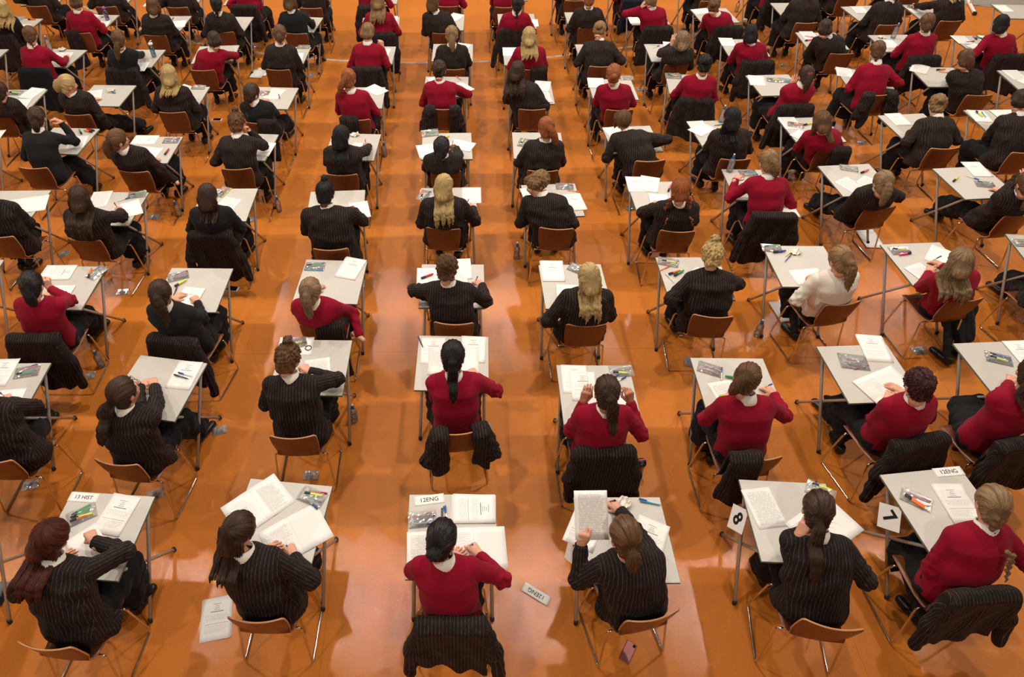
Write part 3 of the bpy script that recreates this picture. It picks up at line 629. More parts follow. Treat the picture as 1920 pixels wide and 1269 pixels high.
        cm = 'black_knit' if sp.get('scarf') else 'white_cotton'
        obj('scarf' if sp.get('scarf') else 'shirt_collar', mesh('shirt_collar', V, F, cm), root)
    if sp.get('glasses'):
        b = MB()
        for s in (-1, 1):
            b.tube([Hc-org+Rh@np.array((s*.033+.024*math.cos(t), .112, .002+.019*math.sin(t))) for t in np.linspace(0, 2*math.pi, 15)], .0018, 6, cap=False); b.tube([Hc-org+Rh@np.array((s*.057, .110, .004)), Hc-org+Rh@np.array((s*.086, .0, .0))], .0016, 6)
        b.tube([Hc-org+Rh@np.array((-.009, .114, .004)), Hc-org+Rh@np.array((.009, .114, .004))], .0016, 6); obj('glasses', b.me('glasses', 'plastic_k'), root)
    sv, sq = shoe_mesh()
    for i, s in enumerate((-1, 1)):
        A = legs[i][2]; fy = nrm((fw*1.0+lat*s*.25)*1.0); fx = nrm(np.cross(fy, up_)); zz = .085-A[2]
        obj('shoe', mesh('shoe', sv@rotm(fx, fy, up_).T+np.array((A[0], A[1], .086))-org, sq, 'leather'), root)
    if sp.get('pen'):
        i = 1 if sp['pen'] > 0 else 0; hd = arms[i][3]; tip = arms[i][2]+hd*.105-up_*.045; side = np.cross(up_, hd)
        if hands[i][2] < .80: tip[2] = .727; en = tip+nrm(-hd*.45+up_*.85+side*.15)*.14
        else: en = tip+up_*.12
        po = pen_obj(sp.get('penc', 'b'), tip, en); tag(po, 'ballpoint pen held by '+sp['who'], 'pen', 'pens held in hands')
    return root
PENS = {}
def pen_me(c, kind):
    if (c, kind) in PENS: return PENS[(c, kind)]
    if kind == 'pen': a = MB().lathe([(.0008, 0), (.0035, .012), (.0042, .03), (.0042, .128), (.0036, .138), (.0022, .14)], 8); b = MB().lathe([(.0052, .088), (.0056, .09), (.0056, .136), (.0045, .142)], 8).box(-.001, .001, .005, .008, .10, .142)
    else: a = MB().lathe([(.005, .0), (.009, .008), (.010, .02), (.010, .085), (.008, .12), (.007, .124)], 10); b = MB().lathe([(.0105, -.004), (.0112, .0), (.0112, .034), (.0105, .038)], 10)
    PENS[(c, kind)] = (a.me(kind+'_barrel', 'plastic_'+(c if kind != 'pen' or c in 'rgpycovn' else ('w' if c == 'b' else c))), b.me('cap', 'plastic_'+('k' if kind != 'pen' else c))); return PENS[(c, kind)]
def pen_obj(c, tip, end, kind='pen'):
    a, b = pen_me(c, kind); z = nrm(np.array(end)-np.array(tip)); x = nrm(np.cross((.3, .2, 1.), z)) if abs(z[2]) < .95 else np.array((1., 0, 0)); y = np.cross(z, x)
    o = obj('ballpoint_pen' if kind == 'pen' else 'highlighter', a); o.matrix_world = Matrix([[x[i], y[i], z[i], float(tip[i])] for i in range(3)]+[[0, 0, 0, 1]]); obj('cap', b, o); return o
# ---------------------------------------------------------------- jacket draped over a chair back (chair space)
JK = {}
def jacket_mesh(seed, kind, h):
    k = (seed, kind, h)
    if k in JK: return JK[k]
    rs = np.random.RandomState(seed); a1, a2 = rs.uniform(.0, .12, 2); lean = rs.uniform(-.03, .03); bot = rs.uniform(.22, .32)
    side = kind in ('L', 'R', 'S')
    def f(P):
        x, y, z = P[:, 0], P[:, 1], P[:, 2]
        fl = .018*np.sin(x*34+2.2*np.sin(z*6+seed)+seed)*np.clip((.80-z)*3, 0.15, 1)
        yb = -.262-.05*np.clip((.79-z), 0, .6)*.6-fl*.8; hw = .205+.05*np.clip(.8-z, 0, .6)
        d = np.maximum(np.abs(y-yb)-.020, np.abs(x-lean*(.8-z)*2)-hw); d = np.maximum(d, bot+.05*np.sin(x*9+seed)-z); d = smax(d, z-.80, .02)
        yf = -.185+.02*np.clip(.79-z, 0, .6)+.6*fl; e = np.maximum(np.maximum(np.abs(y-yf)-.014, np.abs(x)-.205), .50-z); e = smax(e, z-.80, .02)
        d = smin(d, e, .01); top = cap_d(P, (-.175, -.225, .790), (.175, -.225, .790), .040, .040); d = smin(d, top, .03)
        if kind == 'F' or kind == 'D':
            for s, a in ((-1, a1), (1, a2)):
                q = cap_d(P, (s*.185, -.235, .765), (s*(.235+a*.3), -.27, .52), .050, .046); q = smin(q, cap_d(P, (s*(.235+a*.3), -.27, .52), (s*(.215+a*.9), -.29-a*.3, .27), .046, .040), .03); d = smin(d, q+folds(P, seed+s, .004, .09), .03)
        if kind == 'S':      # gathered: the middle of the chair back stays bare
            d = smax(d, -(np.abs(x)-.085), .02); 
            for s in (-1, 1): d = smin(d, cap_d(P, (s*.17, -.24, .76), (s*.25, -.27, .52), .070, .060)+folds(P, seed+s, .010, .07), .04)
        if kind == 'S': d = smax(d, .36+.04*np.sin(x*13+seed)-z, .03)
        if kind == 'L': d = smax(d, x-.03, .02)
        if kind == 'R': d = smax(d, -.03-x, .02)
        # clear of the shell itself
        sh = np.maximum(np.maximum(np.abs(y+.214+.10*(z-.60))-.013, np.abs(x)-.17), z-.785); d = smax(d, -sh, .004)
        return d+folds(P, seed+7, .0035, .16)
    V, Q = snet(f, (-.42, -.50, .16), (.42, -.08, .87), h); c = V[Q]; u = c[..., 0]*46
    sl = np.abs(c.mean(1)[:, 0]) > .205; ang = np.arctan2(c[..., 1]+.27, np.abs(c[..., 0])-.235)*2.4; u = np.where(sl[:, None], ang, u); u = u[:, :1]+np.clip(u-u[:, :1], -.6, .6)
    JK[k] = mesh('jacket', V, Q, 'lining' if kind == 'D' else ('blazer' if kind != 'N' else 'navy'), corner=u); return JK[k]
# ---------------------------------------------------------------- where everything stands (metres)
DESKS = {
 'A1': (-2.416, 2.326, -0.086),
 'A2': (-1.188, 2.399, -0.122),
 'A3': (-0.011, 2.284, -0.011),
 'A4': (1.131, 2.244, -0.012),
 'A5': (2.301, 2.349, -0.074),
 'A6': (3.360, 2.420, 0.094),
 'B1': (-2.381, 3.585, -0.173),
 'B3': (0.009, 3.799, -0.046),
 'B4': (1.156, 3.448, -0.028),
 'C2': (-2.399, 4.742, -0.036),
 'C3': (-1.124, 4.831, -0.072),
 'C4': (0.018, 4.747, -0.027),
 'C5': (1.150, 4.718, 0.004),
 'C6': (2.289, 4.803, -0.017),
 'C7': (3.376, 4.955, -0.030),
 'D4': (-0.007, 6.044, 0.007),
 'D5': (1.106, 6.083, 0.031),
 'D7': (3.379, 6.320, -0.057),
 'D8': (4.519, 6.389, 0.054),
 'E4': (-0.018, 7.223, -0.006),
 'E5': (1.071, 7.206, -0.042),
 'F1': (-4.614, 8.643, -0.053),
 'G4': (0.083, 9.853, -0.040),
 'A0': (-3.458, 2.288, 0.071),
 'B0': (-3.648, 3.558, -0.001),
 'B2': (-1.159, 3.777, -0.036),
 'B5': (2.276, 3.506, -0.033),
 'B6': (3.386, 3.628, 0.025),
 'B7': (4.547, 3.644, 0.034),
 'C0': (-4.660, 4.894, 0.061),
 'C1': (-3.631, 4.796, -0.030),
 'C8': (4.557, 4.968, 0.035),
 'C9': (5.828, 5.062, -0.121),
 'D0': (-4.716, 6.103, -0.005),
 'D1': (-3.621, 6.046, -0.043),
 'D2': (-2.419, 6.085, -0.013),
 'D3': (-1.209, 6.013, 0.041),
 'D6': (2.271, 6.102, 0.002),
 'D9': (5.784, 6.306, 0.061),
 'E0': (-5.876, 7.416, -0.020),
 'E1': (-4.694, 7.471, -0.082),
 'E2': (-3.573, 7.232, -0.031),
 'E3': (-2.416, 7.274, -0.094),
 'E3b': (-1.147, 7.239, -0.079),
 'E6': (2.220, 7.322, 0.044),
 'E7': (3.303, 7.436, 0.054),
 'E8': (4.450, 7.477, 0.039),
 'E9': (5.734, 7.526, 0.064),
 'E10': (6.855, 7.607, -0.017),
 'F0': (-5.794, 8.544, -0.006),
 'F2': (-3.575, 8.564, -0.036),
 'F3': (-2.357, 8.509, -0.084),
 'F3b': (-1.151, 8.473, -0.014),
 'F4': (-0.018, 8.761, -0.047),
 'F5': (1.108, 8.535, -0.024),
 'F6': (2.223, 8.614, -0.021),
 'F7': (3.294, 8.722, -0.146),
 'F8': (4.440, 8.676, 0.031),
 'F9': (5.715, 8.837, -0.115),
 'F10': (6.776, 8.842, -0.064),
 'F11': (7.919, 8.692, -0.093),
 'G0': (-6.958, 9.896, -0.020),
 'G1': (-5.766, 9.856, -0.121),
 'G2': (-4.552, 9.804, -0.047),
 'G3': (-3.442, 9.908, 0.048),
 'G3b': (-2.367, 9.832, -0.056),
 'G3c': (-1.080, 9.802, -0.044),
 'G6': (1.124, 9.693, -0.021),
 'G7': (2.221, 9.775, -0.012),
 'G8': (3.249, 9.741, -0.036),
 'G9': (4.408, 9.882, -0.052),
 'G10': (5.648, 10.086, -0.069),
 'G11': (6.719, 9.963, -0.005),
 'G12': (7.938, 9.892, -0.041),
 'H0': (-6.951, 11.092, -0.031),
 'H1': (-5.740, 11.212, -0.060),
 'H2': (-4.510, 11.117, -0.027),
 'H3': (-3.479, 11.049, -0.060),
 'H3b': (-2.348, 10.999, -0.126),
 'H4': (-1.057, 10.936, 0.014),
 'H4b': (-0.022, 10.979, -0.057),
 'H7': (2.225, 11.036, -0.020),
 'H8': (3.228, 11.081, 0.012),
 'H9': (4.332, 11.109, 0.059),
 'H10': (5.704, 11.316, -0.020),
 'H11': (6.820, 11.134, 0.060),
 'H12': (7.828, 11.151, -0.032),
 'H13': (9.258, 11.100, -0.106),
 'I0': (-6.985, 12.267, -0.020),
 'I1': (-5.763, 12.240, -0.020),
 'I2': (-4.545, 12.158, -0.020),
 'I3': (-3.487, 12.160, -0.020),
 'I4': (-2.311, 12.245, -0.020),
 'I5': (-1.132, 12.126, -0.024),
 'I6': (0.020, 12.087, -0.031),
 'I7': (1.095, 12.196, -0.017),
 'H6': (1.124, 11.003, -0.026),
 'I8': (2.160, 12.385, -0.020),
 'I9': (3.146, 12.338, -0.020),
 'I10': (4.388, 12.290, -0.020),
 'I11': (5.602, 12.462, -0.020),
 'I12': (6.728, 12.359, -0.020),
 'I13': (7.711, 12.297, -0.020),
}
SEATS = [
 {"d":"A1","seat":[-2.392,1.822],"cy":-0.108,"ty":-0.098,"py":0.04,"head":[-2.421,2.066,1.166],"top":"J","hair":"loose","col":"auburn","row":0,"hrand":[-2.373,2.255,0.83],"el_r":[-2.098,2.071,0.86],"look":[-2.201,2.283,0.8],"hl":0.3,"hx":-0.6,"wavy":1,"w":1.08,"collar":2,"pos":"leftmost","desc":"person in pinstripe blazer with auburn loose hair","where":"leftmost in the nearest row"},
 {"d":"A2","seat":[-1.192,1.959],"cy":-0.041,"ty":-0.078,"py":0.008,"head":[-1.29,2.083,1.186],"top":"J","hair":"half","col":"dark","row":0,"hrand":[-1.067,2.181,0.75],"hland":[-1.207,2.183,0.75],"el_r":[-0.901,1.893,0.88],"look":[-1.161,2.267,0.8],"hl":0.26,"hx":-0.35,"pen":1,"pos":"second from left","desc":"person in pinstripe blazer with dark brown long hair","where":"second from left in the nearest row"},
 {"d":"A3","seat":[-0.01,1.902],"cy":-0.03,"ty":-0.022,"py":-0.02,"head":[-0.073,2.014,1.187],"top":"R","hair":"lbun","col":"black","row":0,"jk":"F","js":3,"hrand":[0.128,2.171,0.75],"hland":[0.002,2.123,0.75],"el_r":[0.277,1.896,0.86],"el_l":[-0.297,1.95,0.86],"look":[0.033,2.306,0.8],"collar":2,"pen":1,"pos":"third from left","desc":"person in crimson jumper with black low bun","where":"third from left in the nearest row"},
 {"d":"A4","seat":[1.145,1.939],"cy":0.201,"ty":0.105,"py":-0.02,"head":[1.016,2.016,1.183],"top":"J","hair":"lpony","col":"brown","row":0,"hrand":[1.095,2.473,0.75],"hland":[0.8,2.094,1.02],"el_l":[0.835,1.961,0.86],"look":[0.971,2.427,0.8],"hl":0.16,"hx":0.1,"pen":1,"penc":"k","hp":["pen","pen"],"pos":"fourth from left","desc":"person in pinstripe blazer with brown low ponytail","where":"fourth from left in the nearest row"},
 {"d":"A5","seat":[2.288,1.872],"cy":-0.193,"ty":-0.14,"py":0.04,"head":[2.255,2.203,1.125],"top":"J","hair":"lpony","col":"dark","row":0,"hland":[2.162,2.121,1.05],"el_l":[2.08,2.11,0.8],"look":[2.316,2.367,0.8],"hl":0.36,"hx":0,"face_hand":-1,"pos":"second from right","desc":"person in pinstripe blazer with dark brown low ponytail","where":"second from right in the nearest row"},
 {"d":"A6","seat":[3.206,2.032],"cy":0.068,"ty":0.08,"py":-0.02,"head":[3.313,2.2,1.164],"top":"R","hair":"braid","col":"ash","row":0,"jk":"F","js":5,"hland":[3.318,2.091,0.62],"look":[3.384,2.429,0.8],"feet":[[3.226,1.985,0.09],[3.339,2.038,0.09]],"hl":0.36,"hx":0.14,"pos":"rightmost","desc":"person in crimson jumper with dark blonde braid","where":"rightmost in the nearest row"},
 {"d":"B0","seat":[-3.355,3.092],"cy":-0.016,"ty":-0.009,"py":0.036,"head":[-3.479,3.287,1.17],"top":"J","hair":"pony","col":"dark","row":1,"hrand":[-3.522,3.467,0.75],"el_r":[-3.253,3.248,0.9],"feet":[[-3.792,3.907,0.09],[-3.679,3.846,0.09]],"hl":0.3,"pen":1,"pos":"leftmost","desc":"person in pinstripe blazer with dark brown ponytail","where":"leftmost in the second row"},
 {"d":"B1","seat":[-2.393,3.063],"cy":-0.166,"ty":-0.17,"py":0.04,"head":[-2.341,3.15,1.203],"top":"J","hair":"pony","col":"dark","row":1,"hrand":[-2.39,3.587,0.79],"hland":[-2.439,3.566,0.79],"el_r":[-2.253,3.394,0.8],"el_l":[-2.429,3.387,0.8],"look":[-2.079,3.583,1.25],"feet":[[-2.325,3.65,0.09],[-2.182,3.602,0.09]],"hl":0.34,"hx":-0.3,"pitch":-0.2,"w":1.1,"glasses":1,"hp":["cup","cup"],"pos":"second from left","desc":"person in pinstripe blazer with dark brown ponytail and glasses","where":"second from left in the second row"},
 {"d":"B2","seat":[-1.19,3.269],"cy":-0.001,"ty":-0.017,"py":0.04,"head":[-1.222,3.453,1.185],"top":"J","hair":"hbun","col":"brown","row":1,"hrand":[-1.173,3.647,0.85],"el_r":[-0.911,3.472,0.87],"look":[-1.129,3.833,0.8],"messy":1,"w":1.02,"collar":2,"glasses":1,"pos":"third from left","desc":"person in pinstripe blazer with brown topknot and glasses","where":"third from left in the second row"},
 {"d":"B3","seat":[0.035,3.286],"cy":0.106,"ty":0.038,"py":0.04,"head":[0.011,3.446,1.192],"top":"R","hair":"pony","col":"black","row":1,"jk":"S","js":7,"hrand":[0.171,3.668,0.75],"hland":[-0.007,3.711,0.75],"el_r":[0.383,3.324,0.85],"el_l":[-0.212,3.199,0.83],"hl":0.33,"hx":0.1,"pos":"fourth from left","desc":"person in crimson jumper with black ponytail","where":"fourth from left in the second row"},
 {"d":"B4","seat":[1.096,3.093],"cy":0.015,"ty":-0.005,"py":-0.02,"head":[1.093,3.075,1.209],"top":"R","hair":"pony","col":"dark","row":1,"jk":"F","js":9,"hrand":[1.311,3.204,1.0],"hland":[0.989,3.21,1.0],"el_r":[1.374,3.091,0.84],"el_l":[0.908,3.075,0.84],"look":[1.148,3.482,0.8],"hl":0.3,"hx":0.2,"wavy":1,"skin":"tan","hp":["cup","pen"],"pos":"fifth from left","desc":"person in crimson jumper with dark brown ponytail","where":"fifth from left in the second row"},
 {"d":"B5","seat":[2.196,3.031],"cy":-0.007,"ty":-0.019,"py":0.04,"head":[2.124,3.196,1.187],"top":"R","hair":"pony","col":"brown","row":1,"jk":"L","js":11,"hrand":[2.498,3.44,0.75],"el_r":[2.444,3.058,0.86],"el_l":[1.92,3.13,0.84],"feet":[[2.121,3.437,0.09],[2.173,3.303,0.09]],"hl":0.17,"hx":-0.5,"collar":2,"pen":1,"pos":"third from right","desc":"person in crimson jumper with brown ponytail","where":"third from right in the second row"},
 {"d":"B6","seat":[3.361,3.138],"cy":0.211,"ty":0.127,"py":0.04,"head":[3.304,3.101,1.206],"top":"R","hair":"bun","col":"darkred","row":1,"jk":"F","js":13,"hland":[3.414,3.36,0.75],"el_l":[3.152,3.09,0.8],"look":[3.37,3.469,0.8],"feet":[[3.33,3.754,0.09],[3.283,3.391,0.09]],"messy":1,"collar":2,"hp":["rest","rest"],"pos":"second from right","desc":"person in crimson jumper with dark red bun","where":"second from right in the second row"},
 {"d":"B7","seat":[4.114,3.119],"cy":0.2,"ty":0.125,"py":0.04,"head":[4.168,3.194,1.204],"top":"R","hair":"pony","col":"dark","row":1,"jk":"F","js":15,"hland":[4.502,3.545,0.75],"el_l":[4.17,3.195,0.8],"feet":[[4.342,3.347,0.09],[4.364,3.268,0.09]],"pen":1,"pos":"rightmost","desc":"person in crimson jumper with dark brown ponytail","where":"rightmost in the second row"},
 {"d":"C1","seat":[-3.566,4.307],"cy":-0.02,"ty":-0.025,"py":0.04,"head":[-3.496,4.287,1.206],"top":"R","hair":"lpony","col":"black","row":2,"jk":"F","js":17,"hrand":[-3.622,4.619,0.93],"el_r":[-3.439,4.565,0.8],"look":[-3.61,4.843,0.8],"feet":[[-3.598,4.797,0.09],[-3.57,4.893,0.09]],"hl":0.14,"hx":0.1,"glasses":1,"pos":"leftmost","desc":"person in crimson jumper with black low ponytail and glasses","where":"leftmost in the third row"},
 {"d":"C2","seat":[-2.316,4.254],"cy":-0.214,"ty":-0.134,"py":0.04,"head":[-2.399,4.186,1.176],"top":"K","hair":"pony","col":"dark","row":2,"jk":"F","js":19,"look":[-2.441,4.672,0.8],"feet":[[-2.306,4.524,0.09],[-2.297,4.593,0.09]],"hl":0.3,"hx":0.2,"collar":2,"pos":"second from left","desc":"person in black jumper with dark brown ponytail","where":"second from left in the third row"},
 {"d":"C3","seat":[-1.134,4.417],"cy":-0.025,"ty":-0.046,"py":-0.016,"head":[-1.178,4.257,1.116],"top":"R","hair":"pony","col":"ash","row":2,"jk":"R","js":21,"hrand":[-0.841,4.241,0.62],"el_r":[-0.899,4.346,0.75],"look":[-1.102,4.717,0.8],"hl":0.26,"hx":0.1,"collar":2,"pos":"third from left","desc":"person in crimson jumper with dark blonde ponytail","where":"third from left in the third row"},
 {"d":"C4","seat":[0.037,4.42],"cy":-0.057,"ty":-0.044,"py":-0.02,"head":[-0.027,4.432,1.204],"top":"J","hair":"hpony","col":"brown","row":2,"hrand":[0.261,4.743,0.75],"el_r":[0.297,4.375,0.83],"el_l":[-0.271,4.538,0.83],"look":[0.031,4.917,0.8],"hl":0.09,"messy":1,"collar":2,"pen":1,"penc":"r","pos":"fourth from left","desc":"person in pinstripe blazer with brown high ponytail","where":"fourth from left in the third row"},
 {"d":"C5","seat":[1.173,4.376],"cy":-0.017,"ty":-0.008,"py":-0.02,"head":[1.157,4.286,1.209],"top":"J","hair":"half","col":"blonde","row":2,"hland":[0.964,4.391,0.6],"look":[1.137,4.743,0.8],"hl":0.33,"hx":0.1,"wavy":1,"w":1.05,"pos":"fifth from left","desc":"person in pinstripe blazer with blonde long hair","where":"fifth from left in the third row"},
 {"d":"C6","seat":[2.312,4.46],"cy":-0.107,"ty":-0.067,"py":-0.02,"head":[2.277,4.579,1.187],"top":"J","hair":"hbun","col":"blonde","row":2,"el_r":[2.552,4.575,0.86],"look":[2.33,4.868,0.8],"hl":0.1,"messy":1,"scarf":1,"pos":"fourth from right","desc":"person in pinstripe blazer with blonde topknot","where":"fourth from right in the third row"},
 {"d":"C7","seat":[3.442,4.591],"cy":0.159,"ty":0.074,"py":-0.02,"head":[3.341,4.478,1.199],"top":"S","hair":"pony","col":"light","row":2,"hrand":[3.361,4.697,0.8],"hland":[3.314,4.676,0.8],"look":[3.317,4.963,0.8],"feet":[[3.396,4.699,0.09],[3.531,4.844,0.09]],"hl":0.3,"hx":0.2,"wavy":1,"hp":["cup","cup"],"pos":"third from right","desc":"person in white shirt with light brown ponytail","where":"third from right in the third row"},
 {"d":"C8","seat":[4.559,4.621],"cy":0.101,"ty":0.071,"py":-0.02,"head":[4.38,4.47,1.168],"top":"R","hair":"loose","col":"ash","row":2,"hrand":[4.616,4.939,0.75],"hland":[4.514,4.841,0.75],"look":[4.536,4.975,0.8],"feet":[[4.712,4.358,0.09],[4.869,4.458,0.09]],"hl":0.34,"hx":-0.4,"pen":1,"penc":"b","pos":"second from right","desc":"person in crimson jumper with dark blonde loose hair","where":"second from right in the third row"},
 {"d":"C9","seat":[5.585,4.672],"cy":0.229,"ty":0.072,"py":-0.014,"head":[5.382,4.525,1.164],"top":"J","hair":"pony","col":"dark","row":2,"feet":[[5.894,5.479,0.09],[5.882,5.394,0.09]],"pos":"rightmost","desc":"person in pinstripe blazer with dark brown ponytail","where":"rightmost in the third row"},
 {"d":"D0","seat":[-4.548,5.727],"cy":-0.058,"ty":-0.034,"py":-0.02,"head":[-4.57,5.742,1.206],"top":"J","hair":"pony","col":"dark","row":3,"hrand":[-4.587,6.0,0.75],"hland":[-4.606,5.869,0.75],"feet":[[-4.803,5.93,0.09],[-4.692,5.882,0.09]],"pen":1,"pos":"leftmost","desc":"person in pinstripe blazer with dark brown ponytail","where":"leftmost in the fourth row"},
 {"d":"D1","seat":[-3.634,5.652],"cy":-0.097,"ty":-0.073,"py":-0.02,"head":[-3.582,5.539,1.205],"top":"J","hair":"loose","col":"dark","row":3,"hrand":[-3.509,5.984,0.75],"el_r":[-3.29,5.673,0.84],"look":[-3.658,6.083,0.8],"feet":[[-3.479,5.994,0.09],[-3.5,5.93,0.09]],"hl":0.34,"hx":-0.2,"w":1.05,"pen":1,"penc":"r","pos":"second from left","desc":"person in pinstripe blazer with dark brown loose hair","where":"second from left in the fourth row"},
 {"d":"D2","seat":[-2.411,5.711],"cy":0.01,"ty":-0.0,"py":-0.02,"head":[-2.353,5.574,1.184],"top":"K","hair":"half","col":"dark","row":3,"jk":"F","js":23,"look":[-2.38,6.101,0.8],"hl":0.22,"hx":-0.1,"pos":"third from left","desc":"person in black jumper with dark brown long hair","where":"third from left in the fourth row"},
 {"d":"D3","seat":[-1.167,5.453],"cy":-0.001,"ty":0.018,"py":0.04,"head":[-1.207,5.58,1.198],"top":"J","hair":"hbun","col":"black","row":3,"hrand":[-1.028,5.935,0.75],"el_r":[-0.845,5.475,0.86],"el_l":[-1.5,5.447,0.86],"look":[-1.155,6.121,0.8],"w":1.32,"collar":2,"skin":"dark","pos":"fourth from left","desc":"person in pinstripe blazer with black topknot","where":"fourth from left in the fourth row"},
 {"d":"D4","seat":[-0.043,5.754],"cy":-0.102,"ty":-0.053,"py":-0.02,"head":[-0.051,5.648,1.208],"top":"J","hair":"half","col":"blonde","row":3,"hrand":[0.213,5.963,0.75],"look":[0.047,6.191,0.8],"hl":0.36,"wavy":1,"w":1.1,"pen":1,"penc":"o","pos":"fifth from left","desc":"person in pinstripe blazer with blonde long hair","where":"fifth from left in the fourth row"},
 {"d":"D5","seat":[1.098,5.729],"cy":-0.086,"ty":-0.033,"py":-0.02,"head":[0.912,5.866,1.095],"top":"J","hair":"short","col":"light","row":3,"look":[0.996,5.923,0.8],"messy":1,"pitch":-0.85,"w":1.08,"collar":2,"pos":"sixth from left","desc":"person in pinstripe blazer with light brown hair falling forward","where":"sixth from left in the fourth row"},
 {"d":"D6","seat":[2.3,5.659],"cy":-0.076,"ty":-0.041,"py":0.012,"head":[2.249,5.555,1.189],"top":"J","hair":"plaits","col":"ginger","row":3,"el_l":[1.968,5.686,0.82],"look":[2.325,6.085,0.8],"hl":0.24,"collar":2,"pos":"fourth from right","desc":"person in pinstripe blazer with ginger two braids","where":"fourth from right in the fourth row"},
 {"d":"D7","seat":[3.344,5.889],"cy":-0.061,"ty":-0.059,"py":0.002,"head":[3.29,6.067,1.174],"top":"R","hair":"pony","col":"light","row":3,"jk":"F","js":25,"hland":[3.136,6.275,0.85],"el_l":[3.049,6.068,0.8],"look":[3.313,6.581,0.8],"hl":0.2,"hx":0.4,"pos":"third from right","desc":"person in crimson jumper with light brown ponytail","where":"third from right in the fourth row"},
 {"d":"D8","seat":[4.452,6.003],"cy":0.116,"ty":0.088,"py":0.07,"head":[4.334,5.733,1.121],"top":"J","hair":"pony","col":"ash","row":3,"hland":[4.417,6.106,0.75],"el_r":[4.741,5.811,0.85],"look":[4.409,6.287,0.8],"feet":[[4.435,6.886,0.09],[4.443,6.775,0.09]],"hl":0.26,"hx":0.1,"collar":2,"pos":"second from right","desc":"person in pinstripe blazer with dark blonde ponytail","where":"second from right in the fourth row"},
 {"d":"D9","seat":[5.785,5.84],"cy":0.136,"ty":0.102,"py":0.07,"head":[5.691,5.631,1.154],"top":"J","hair":"pony","col":"brown","row":3,"hland":[5.921,5.95,1.0],"el_l":[5.615,5.717,1.0],"feet":[[5.882,6.907,0.09],[5.818,6.688,0.09]],"pos":"rightmost","desc":"person in pinstripe blazer with brown ponytail","where":"rightmost in the fourth row"},
 {"d":"E1","seat":[-4.743,6.989],"cy":-0.057,"ty":-0.068,"py":0.04,"head":[-4.745,7.227,1.169],"top":"K","hair":"lpony","col":"dark","row":4,"hrand":[-4.597,7.321,1.08],"el_r":[-4.475,7.275,0.82],"look":[-4.88,7.97,0.8],"feet":[[-4.51,7.392,0.09],[-4.881,8.099,0.09]],"hl":0.12,"collar":2,"face_hand":1,"pos":"leftmost","desc":"person in black jumper with dark brown low ponytail","where":"leftmost in the fifth row"},
 {"d":"E2","seat":[-3.55,6.885],"cy":-0.067,"ty":-0.05,"py":0.07,"head":[-3.626,6.702,1.166],"top":"J","hair":"pony","col":"brown","row":4,"hrand":[-3.232,6.894,0.5],"hland":[-3.458,6.947,0.75],"look":[-3.322,6.946,1.1],"hl":0.22,"pitch":-0.15,"glasses":1,"pos":"second from left","desc":"person in pinstripe blazer with brown ponytail and glasses","where":"second from left in the fifth row"},
 {"d":"E3","seat":[-2.415,6.91],"cy":0.022,"ty":-0.03,"py":-0.02,"head":[-2.381,6.988,1.196],"top":"J","hair":"hbun","col":"brown","row":4,"hrand":[-2.326,7.125,1.05],"el_r":[-2.18,7.076,0.83],"look":[-2.372,7.631,0.8],"messy":1,"collar":2,"face_hand":1,"pos":"third from left","desc":"person in pinstripe blazer with brown topknot","where":"third from left in the fifth row"},
 {"d":"E3b","seat":[-1.19,6.761],"cy":-0.013,"ty":-0.043,"py":0.04,"head":[-1.172,6.683,1.178],"top":"J","hair":"half","col":"black","row":4,"hrand":[-0.962,7.237,0.75],"look":[-1.03,7.339,0.8],"hl":0.26,"pen":1,"penc":"p","pos":"fourth from left","desc":"person in pinstripe blazer with black long hair","where":"fourth from left in the fifth row"},
 {"d":"E4","seat":[-0.03,6.807],"cy":-0.033,"ty":-0.021,"py":-0.014,"head":[-0.074,6.564,1.092],"top":"J","hair":"lpony","col":"black","row":4,"hrand":[0.065,7.161,0.75],"look":[0.06,7.223,0.8],"hl":0.22,"collar":2,"pen":1,"penc":"o","skin":"dark","pos":"fifth from left","desc":"person in pinstripe blazer with black low ponytail","where":"fifth from left in the fifth row"},
 {"d":"E5","seat":[1.064,6.782],"cy":-0.03,"ty":-0.035,"py":-0.006,"head":[1.078,6.75,1.21],"top":"J","hair":"pony","col":"ginger","row":4,"look":[1.07,7.471,0.8],"hl":0.24,"hx":0.7,"pos":"sixth from left","desc":"person in pinstripe blazer with ginger ponytail","where":"sixth from left in the fifth row"},
 {"d":"E6","seat":[2.292,6.958],"cy":0.051,"ty":0.048,"py":-0.02,"head":[2.048,7.239,1.022],"top":"J","hair":"loose","col":"brown","row":4,"look":[2.055,7.193,0.8],"hl":0.13,"hx":-0.4,"wavy":1,"pitch":-0.85,"w":1.1,"pos":"fifth from right","desc":"person in pinstripe blazer with brown loose hair","where":"fifth from right in the fifth row"},
 {"d":"E7","seat":[3.281,6.964],"cy":-0.027,"ty":0.009,"py":0.04,"head":[3.177,6.923,1.2],"top":"J","hair":"half","col":"black","row":4,"look":[3.246,7.475,0.8],"hl":0.22,"hx":-0.3,"w":1.05,"collar":2,"pos":"fourth from right","desc":"person in pinstripe blazer with black long hair","where":"fourth from right in the fifth row"},
 {"d":"E8","seat":[4.446,7.125],"cy":-0.01,"ty":0.012,"py":-0.02,"head":[4.236,6.983,1.109],"top":"R","hair":"loose","col":"brown","row":4,"jk":"R","js":27,"look":[4.25,7.383,0.8],"hl":0.16,"hx":0.4,"pitch":-0.8,"pos":"third from right","desc":"person in crimson jumper with brown loose hair","where":"third from right in the fifth row"},
